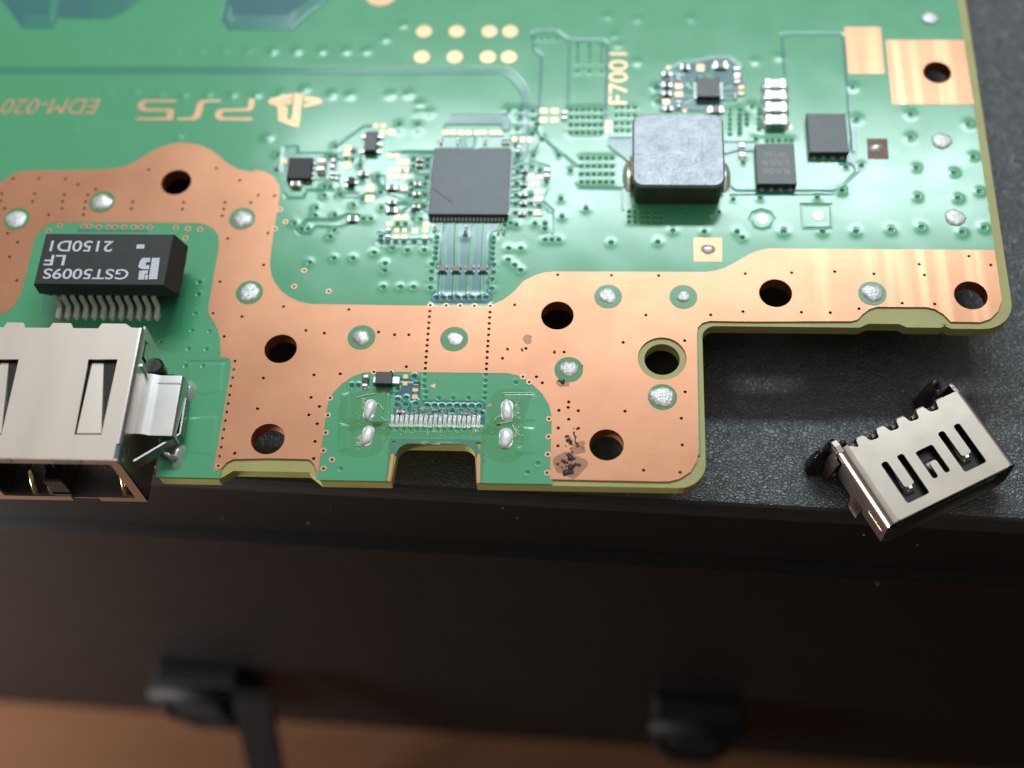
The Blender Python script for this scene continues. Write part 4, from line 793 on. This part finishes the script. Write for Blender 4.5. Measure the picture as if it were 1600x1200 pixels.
for a in slots:
    (ax, ay), (bx, by), (cx, cy), (dx, dy) = a
    tl = [(ax + .03, ay - .018), (ax + (bx - ax) * .48, ay - .018), (cx - .008, cy + .02), (dx + .014, dy + .02)]
    g = G(); zz = [JZ - .045, JZ - .045, JZ - .012, JZ - .012]
    g.add([(x, y, z) for (x, y), z in zip(tl, zz)] + [(x, y, z - .02) for (x, y), z in zip(tl, zz)], [(3, 2, 1, 0), (4, 5, 6, 7), (0, 1, 5, 4), (1, 2, 6, 5), (2, 3, 7, 6), (3, 0, 4, 7)]); obj('spring_tongue', g, M_STEEL, jack)
    obj('slot_floor', G().box(min(ax, dx) - .02, max(bx, cx) + .02, cy - .02, ay + .02, JZ - .16, JZ - .14), noisy('inner_shield', (.16, .18, .22), (.24, .26, .32), 3, .4, .9), jack)
# rounded right shoulder of the shell and its flank
def sweep_y(prof, ya, yb):
    n = len(prof); return G().add([(x, ya, z) for x, z in prof] + [(x, yb, z) for x, z in prof], [(i, i + 1, n + i + 1, n + i) for i in range(n - 1)], True)
pr = [(JX - .045, JZ)] + [(JX - .045 + .045 * math.sin(math.radians(a)), JZ - .045 + .045 * math.cos(math.radians(a))) for a in (15, 30, 45, 60, 75, 90)]
obj('shell_shoulder', sweep_y(pr, JY0 + .18, JY1 - .045), M_STEEL2, jack)
fl = [(JY0, JB), (JY1, JB), (JY1, JZ - .05), (JY0 + .2, JZ - .05), (JY0 + .17, JZ - .09), (JY0, JZ - .09)]
g = plate([(y, z) for y, z in fl], [[(JY1 - .35, JZ - .12), (JY1 - .12, JZ - .12), (JY1 - .12, JZ - .25), (JY1 - .35, JZ - .25)], [(JY0 + .16, JZ - .18), (JY0 + .22, JZ - .18), (JY0 + .22, JZ - .25), (JY0 + .16, JZ - .25)]], -.022, 0)
g2 = G(); g2.add([(JX + z, x, y) for x, y, z in g.v], g.f); obj('shell_flank', g2, M_STEEL, jack)
obj('flank_hook', G().box(JX - .03, JX + .012, JY1 - .32, JY1 - .15, JZ - .23, JZ - .14, .008), M_STEEL2, jack)
obj('flank_rib', G().box(JX, JX + .02, JY1 - .44, JY1 - .41, .02, JZ - .12), M_STEEL, jack)
# blue-grey corner plug at the front of the shoulder
obj('corner_plug', G().prism([(x, y) for x, y in rrect(JX - .085, JX + .0, JY0 + .0, JY0 + .175, .02, 3)], JZ - .10, JZ - .012, .008), noisy('plug_grey', (.10, .115, .15), (.15, .165, .20), 5, .4, .6), jack)
# front frame: top bar with two windows, right post, bottom bar
obj('front_bar', G().box(jl, JX, JY0 - .012, JY0 + .02, JZ - .10, JZ - .003, .006), M_STEEL, jack)
for a, b in ((-20, 80), (325, 500)):
    xa = W('B1', a, 880, JZ - .05)[0]; xb = W('B1', b, 880, JZ - .05)[0]
    obj('front_window', G().box(xa, xb, JY0 - .018, JY0 + .0, JZ - .072, JZ + .001, .004), noisy('inner_nickel', (.32, .31, .29), (.4, .39, .37), 5, .35, .9), jack)
obj('front_post', G().box(JX - .10, JX, JY0 - .010, JY0 + .02, JB, JZ - .10), M_STEEL, jack)
obj('front_post', G().box(jl, jl + .1, JY0 - .010, JY0 + .02, JB, JZ - .10), M_STEEL, jack)
obj('front_sill', G().box(JX - .50, JX - .10, JY0 - .010, JY0 + .02, JB, JB + .10), M_STEEL, jack)
obj('front_sill', G().box(jl + .1, JX - .80, JY0 - .010, JY0 + .02, JB, JB + .10), M_STEEL, jack)
obj('shell_base', G().box(jl, JX, JY0 + .02, JY1, JB, JB + .02), M_STEEL, jack)
for xx in (JX - .22, JX - 1.02, JX - 1.2):
    obj('grounding_spring', G().tube([(xx, JY0 + .03, JB + .08), (xx, JY0 + .12, JB + .22), (xx, JY0 + .18, JB + .32), (xx, JY0 + .27, JB + .30)], .03, 6), M_GOLD, jack)
for k in range(8):
    xx = JX - .33 - k * .11; obj('contact_wire', G().tube([(xx, JY0 + .33, JZ - .3), (xx, JY0 + .22, JZ - .42), (xx, JY0 + .16, JZ - .58)], .011, 5), M_GREYM, jack)
for nm_, b_ in (('liner', (jl + .03, JX - .03, JY0 + .025, JY0 + .32, JZ - .16, JZ - .06)), ('liner', (JX - .14, JX - .03, JY0 + .06, JY0 + .32, JB + .02, JZ - .16)), ('liner', (jl + .03, jl + .14, JY0 + .06, JY0 + .32, JB + .02, JZ - .16))): obj(nm_, G().box(*b_), M_BLACKP, jack)
obj('shell_flank', G().box(jl, jl + .022, JY0 + .02, JY1, JB, JZ - .03), M_STEEL, jack)
obj('key_block', G().box(JX - 1.0, JX - .80, JY0 + .03, JY0 + .3, JB + .02, JB + .42, .02), M_BLACKP, jack)
# folded shield wing on the right of the jack, soldered to the board
wz = .30
wa, wb = W('B1', 1092, 408, wz), W('B1', 1035, 765, wz)
wy1, wy0, wx = wa[1], wb[1], (wa[0] + wb[0]) / 2
sx_ = W('B1', 905, 550, .31)[0]
prof = [(JX, .335), (sx_ - .05, .335), (sx_ - .025, .331), (sx_, .318), (sx_ + .025, .305), (sx_ + .05, wz), (wx - .03, wz), (wx - .008, wz - .01), (wx, wz - .035), (wx, .08)]
g = sweep_y(prof, wy0, wy1); s2 = sweep_y([(x - .012, z - .018) for x, z in prof], wy0, wy1); n = len(g.v)
g.add(s2.v, [f_[::-1] for f_ in s2.f], True); m_ = len(prof)
for base in (0, m_): g.add([g.v[base + i] for i in range(m_)] + [g.v[n + base + i] for i in range(m_)], [(i, i + 1, m_ + i + 1, m_ + i) for i in range(m_ - 1)])
wing = obj('shield_wing', g, M_STEEL2, jack, label='bright folded shield plate bridging the jack and the board')
obj('wing_crease', G().box(JX + .02, wx - .01, wy1 - .10, wy1 - .085, wz - .02, wz + .006), M_STEEL2, wing)
e0, e1, e2 = (*W('B1', 1105, 540, .14), .14), (*W('B1', 1070, 752, .20), .20), (*W('B1', 795, 915, .34), .34)
for (p0, p1, hgt) in ((e0, e1, .13), (e1, e2, .17)):
    p0 = Vector(p0); p1 = Vector(p1); t = (p1 - p0); nrm = Vector((t.y, -t.x, 0)).normalized() * .009; dn = Vector((0, 0, -hgt))
    obj('spring_strap', G().hexa([p0 + dn - nrm, p1 + dn - nrm, p1 + dn + nrm, p0 + dn + nrm, p0 - nrm, p1 - nrm, p1 + nrm, p0 + nrm]), M_STRAP, wing)
for a, b, rx, ry in ((1128, 500, .075, .13), (1060, 880, .07, .14)):
    x, y = W('B1', a, b); obj('solder_mound', G().dome(x, y, 0, rx, ry, .09, 16, 5, .12), M_TIN, wing)
x, y = W('B1', 1000, 880, .08); obj('wing_leg', G().tube([(x - .1, y + .03, .12), (x, y, .10), (x + .09, y - .05, .05)], .035, 7), M_STEEL2, wing)
x, y = W('B1', 975, 390); obj('locating_peg', G().prism(circ(x - .06, y, .10, 18), -.002, .16, .02), M_BLACKP, jack)

# ================================================================== the loose connector on the case
MATZ = -.90
hc = thing('video_connector', 'loose nickel connector shell with U-shaped springs and burnt legs beside the board cut-out', 'connector', (3.385, 6.045, MATZ), math.radians(27.98)); WL[hc] = Vector((0, 0, 0))
HW, HD, HT = .765, .485, .62      # half width, half depth, top height above the case
def slot_u(x, yo, w_=.16, h_=.40, t=.045, up=True):
    s = 1 if up else -1      # u open towards +y (legs up) when up
    return [(x - w_ / 2, yo + s * h_ / 2), (x - w_ / 2, yo - s * h_ / 2), (x + w_ / 2, yo - s * h_ / 2), (x + w_ / 2, yo + s * h_ / 2), (x + w_ / 2 - t, yo + s * h_ / 2), (x + w_ / 2 - t, yo - s * (h_ / 2 - .16)), (x - w_ / 2 + t, yo - s * (h_ / 2 - .16)), (x - w_ / 2 + t, yo + s * h_ / 2)]
cu = [slot_u(-.34, -.12, .27, .50, .078), slot_u(.37, -.09, .27, .50, .078), slot_u(.015, -.09, .21, .34, .065, False)]
bk = []
for i in range(5):
    xx = -.62 + i * .245; bk += [(xx - .075, HD), (xx - .055, HD - .085), (xx + .055, HD - .10), (xx + .075, HD)]
bk = [(-HW + .06, HD - .06)] + bk[4 * 0:]
bk[1:1] = []
outl = [(-HW + .11, -HD), (HW - .075, -HD), (HW - .075, HD)] + sorted([q for q in bk if -HW + .12 < q[0] < HW - .09], key=lambda q: -q[0]) + [(-HW + .11, HD - .03)]
obj('shell_top', plate(round_poly(outl, .03), [round_poly(q_, .03) for q_ in cu], HT - .03, HT), M_STEELH, hc)
for q_ in cu:
    rp = round_poly(q_, .03); cxm = sum(a for a, b in rp) / len(rp)
    obj('slot_rim', plate(round_poly([(a, b) for a, b in q_], .03), [[(a + (.010 if a < cxm else -.010), b) for a, b in rp]][:0], HT - .1245, HT - .120), M_STEEL2, hc)
for s in (-1, 1):
    r = .11 if s < 0 else .075
    pr = [(s * (HW - r), HT)] + [(s * (HW - r + r * math.sin(math.radians(a))), HT - r + r * math.cos(math.radians(a))) for a in (15, 30, 45, 60, 75, 90)] + [(s * HW, .16)]
    if s > 0: pr = pr[::-1]
    g = sweep_y(pr, -HD, HD - .02)
    obj('shell_side', g, M_STEELH, hc)
    obj('side_latch', G().box(s * HW - .008, s * HW + .010, -HD + .05, -HD + .30, .26, .34, .006), M_STEELH, hc)
pr = [(-HW, .16), (-HW + .10, .06), (HW - .10, .06), (HW, .16)]
obj('shell_base', sweep_y(pr, -HD, HD - .05), M_STEELH, hc)
obj('insulator', G().box(-HW + .04, HW - .04, -HD + .12, HD - .06, .10, HT - .10), M_BLACKP, hc)
obj('inner_sleeve', G().box(-HW + .05, HW - .05, -HD + .02, HD - .08, HT - .145, HT - .125), M_STEEL2, hc)
obj('tongue', G().box(-HW + .16, HW - .16, -HD + .03, HD - .1, .30, .40), M_BLACKP, hc)
for x, yo, up in ((-.34, -.12, 1), (.37, -.09, 1), (.015, -.09, -1)):
    h_ = .50 if up > 0 else .34; g = G(); w_ = .052 if up > 0 else .036
    a = yo + up * h_ / 2; b = yo - up * (h_ / 2 - .13); mid = (a + b) / 2
    prof = [(a + (b - up * .02 - a) * k / 9, HT - .012 - .085 * math.sin(math.pi * min(1, (k / 9) ** 2.2 * .78)) ** 1.0) for k in range(10)]
    v = []
    for yy, zz in prof: v += [(x - w_, yy, zz), (x + w_, yy, zz), (x + w_, yy, zz - .018), (x - w_, yy, zz - .018)]
    f = []
    for i in range(9):
        for k in range(4): l = (k + 1) % 4; f.append((i * 4 + k, i * 4 + l, i * 4 + 4 + l, i * 4 + 4 + k))
    f += [(0, 1, 2, 3), (36, 37, 38, 39)]; obj('spring_tongue', g.add(v, f), M_STEEL2, hc)
# folded rear teeth, rear wall and the scorched solder legs
for i in range(5):
    xx_ = -.62 + i * .245; obj('solder_lump', G().dome(xx_, HD - .03, HT - .20, .075, .06, .15, 12, 4, .15), M_CHARG, hc)
for i in range(6):
    xx = -.74 + i * .245 + .0; xa, xb = max(-HW + .05, xx - .045), min(HW - .05, xx + .045)
    if i: obj('rear_tooth', G().hexa([(xa, HD - .01, HT - .14), (xb, HD - .01, HT - .14), (xb, HD + .02, HT - .14), (xa, HD + .02, HT - .14), (xa, HD - .012, HT - .002), (xb, HD - .012, HT - .002), (xb, HD + .014, HT - .012), (xa, HD + .014, HT - .012)]), M_STEELH, hc)
obj('rear_wall', G().box(-HW + .03, HW - .03, HD - .05, HD - .015, .06, HT - .07), M_BURNT, hc)
for s in (-1, 1):
    a = s * HW
    obj('solder_leg', G().hexa([(a - .02, HD - .04, .02), (a + .02, HD - .04, .02), (a + .02, HD + .20, .05), (a - .02, HD + .20, .05), (a - .02, HD - .06, .50), (a + .02, HD - .06, .50), (a + .02, HD + .15, .46), (a - .02, HD + .15, .46)]), M_BURNT, hc)
    obj('solder_leg', G().hexa([(a - .02, -.10, .02), (a + .02 + s * .05, -.10, .0), (a + .02 + s * .05, .06, .0), (a - .02, .06, .02), (a - .02, -.12, .24), (a + .02, -.12, .24), (a + .02, .08, .24), (a - .02, .08, .24)]), M_BURNT, hc)
    obj('solder_leg', G().hexa([(a + s * .02 - .03, HD - .10, .02), (a + s * .10, HD - .10, .02), (a + s * .10, HD + .06, .02), (a + s * .02 - .03, HD + .06, .02), (a - .02, HD - .12, .46), (a + s * .06, HD - .12, .42), (a + s * .06, HD + .02, .42), (a - .02, HD + .02, .46)]), M_BURNT, hc)
gb = G(); pb = [(HD - .06, .60), (HD + .02, .61), (HD + .09, .59), (HD + .14, .53), (HD + .16, .44)]
gb.add([(x_, y_, z_ - t_) for t_ in (0, .022) for x_ in (-HW - .015, -HW + .045) for y_, z_ in pb], [(i, i + 1, 5 + i + 1, 5 + i) for i in range(4)] + [(10 + i, 15 + i, 16 + i, 11 + i) for i in range(4)] + [(i, 10 + i, 11 + i, i + 1) for i in range(4)] + [(5 + i, 6 + i, 16 + i, 15 + i) for i in range(4)] + [(0, 5, 15, 10), (4, 14, 19, 9)])
obj('bent_tab', gb, M_STEELH, hc)
obj('solder_lump', G().dome(-HW + .11, HD + .05, .26, .12, .10, .30, 16, 5, .15), M_CHARG, hc)
obj('solder_lump', G().dome(-HW - .10, HD + .10, .05, .13, .11, .40, 16, 5, .2), M_CHARG, hc)
obj('solder_lump', G().dome(HW - .20, HD + .10, .10, .18, .15, .46, 16, 5, .22), M_CHARG, hc)
obj('solder_lump', G().dome(HW - .14, HD + .24, .05, .15, .11, .46, 14, 5, .25), M_BURNT, hc)
for i in range(19):
    xx = -.45 + i * .05; obj('contact_pin', G().tube([(xx, HD - .03, .10), (xx, HD + .04, .06), (xx, HD + .10, .02)], .009, 4), M_GOLD, hc)

for nm_, wd_ in (('shell_top', .012), ('shell_top.001', .018), ('front_bar', .008)):
    o_ = bpy.data.objects[nm_]; b_ = o_.modifiers.new('edge', 'BEVEL'); b_.width = wd_; b_.segments = 2; b_.limit_method = 'ANGLE'; b_.angle_limit = math.radians(50)
# ================================================================== the case below and the table
BZ = -13.3
cs = thing('storage_case', 'black plastic case with grained lid carrying the circuit board', 'case', (-2.243, 5.903, BZ), math.atan2(-.039066, .999237))
L0, L1, DP = -22.0, 22.0, 34.0
zo = -BZ
def extr(prof, a=L0, b=L1, smooth=False):
    n = len(prof); return G().add([(a, y, z + zo) for y, z in prof] + [(b, y, z + zo) for y, z in prof], [(i, n + i, n + i + 1, i + 1) for i in range(n - 1)], smooth)
obj('lid_panel', extr([(-.02, MATZ - .012), (.03, MATZ), (DP, MATZ)]), M_LEATHER, cs, (0, 0, 0)).location = (0, 0, 0)
def csub(name, g, m, label=None):
    o_ = obj(name, g, m, cs, (0, 0, 0), label); o_.location = (0, 0, 0); return o_
csub('lid_lip', extr([(-.019, MATZ - .011), (-.05, MATZ - .03), (-.085, MATZ - .10), (-.09, -1.16), (-.06, -1.19)]), M_BOXL)
csub('lid_skirt', extr([(-.06, -1.185), (-.05, -1.5), (-.05, -2.46), (-.07, -2.50), (-.15, -2.56), (-.17, -2.64), (-.15, -2.72), (-.06, -2.78)], smooth=True), M_BOX)
csub('case_body', extr([(-.06, -2.775), (.02, -2.80), (.02, -3.1), (.12, BZ + .3), (.2, BZ)]), M_BOX)
csub('case_side', G().box(L0, L0 + .3, .03, DP, 0, zo + MATZ - .02).box(L1 - .3, L1, .03, DP, 0, zo + MATZ - .02), M_BOX)
csub('case_back', G().box(L0 + .3, L1 - .3, DP - .3, DP, 0, zo + MATZ - .03), M_BOX)
def clasp(s0, handed, m1):
    r_ = csub('clasp', G().box(s0 - .75, s0 + .65, -.30, .06, zo - 11.2, zo - 9.1, .05), M_DULL, 'black clasp plate on the case front')
    for nm, gg, mm in (('clasp_hinge', G().tube([(s0 - .8, -.38, zo - 9.3), (s0 + .7, -.38, zo - 9.3)], .17, 10), M_DULL), ('clasp_tab', G().box(s0 - .45, s0 + .35, -.62, -.30, zo - 10.8, zo - 9.5, .08), M_DULL), ('clasp_wire', G().tube([(s0 - .62, -.45, zo - 9.4), (s0 - .64, -.60, zo - 9.9), (s0 - .1, -.66, zo - 10.2), (s0 + .45, -.60, zo - 9.9)], .08, 8), m1)):
        o_ = obj(nm, gg, mm, r_, (0, 0, 0)); o_.location = (0, 0, 0)
clasp(-4.3, 1, M_BLACKP); clasp(3.95, -1, M_DULL)
csub('pull_strap', G().add([(-3.62 + a, -.35 - b, zo - 8.9 + c) for a, b, c in ((0, 0, 0), (.62, 0, 0), (.62, .18, 0), (0, .18, 0), (-.12, 1.3, -3.6), (.48, 1.3, -3.6), (.48, 1.5, -3.6), (-.12, 1.5, -3.6))], [(3, 2, 1, 0), (4, 5, 6, 7), (0, 1, 5, 4), (1, 2, 6, 5), (2, 3, 7, 6), (3, 0, 4, 7)]), M_DULL, 'black strap hanging from the case front')
g = G()
for _ in range(26):
    x = random.uniform(-3, 7.5); y = random.uniform(.03, 1.6) if random.random() < .6 else -.07; z = zo + MATZ if y > 0 else zo - random.uniform(1.2, 3.2)
    r = random.uniform(.003, .009); g.dome(x, y if y > 0 else -.055, z, r, r, r * .8, 6, 2, .2)
d_ = csub('dust_speck', g, M_WHITE); d_['kind'] = 'stuff'
tb = obj('table', G().add([(-120, -90, BZ), (120, -90, BZ), (120, 130, BZ), (-120, 130, BZ)], [(0, 1, 2, 3)]), M_DESK)
tb['kind'] = 'structure'; tb['label'] = 'orange brown wooden table top under the black case'
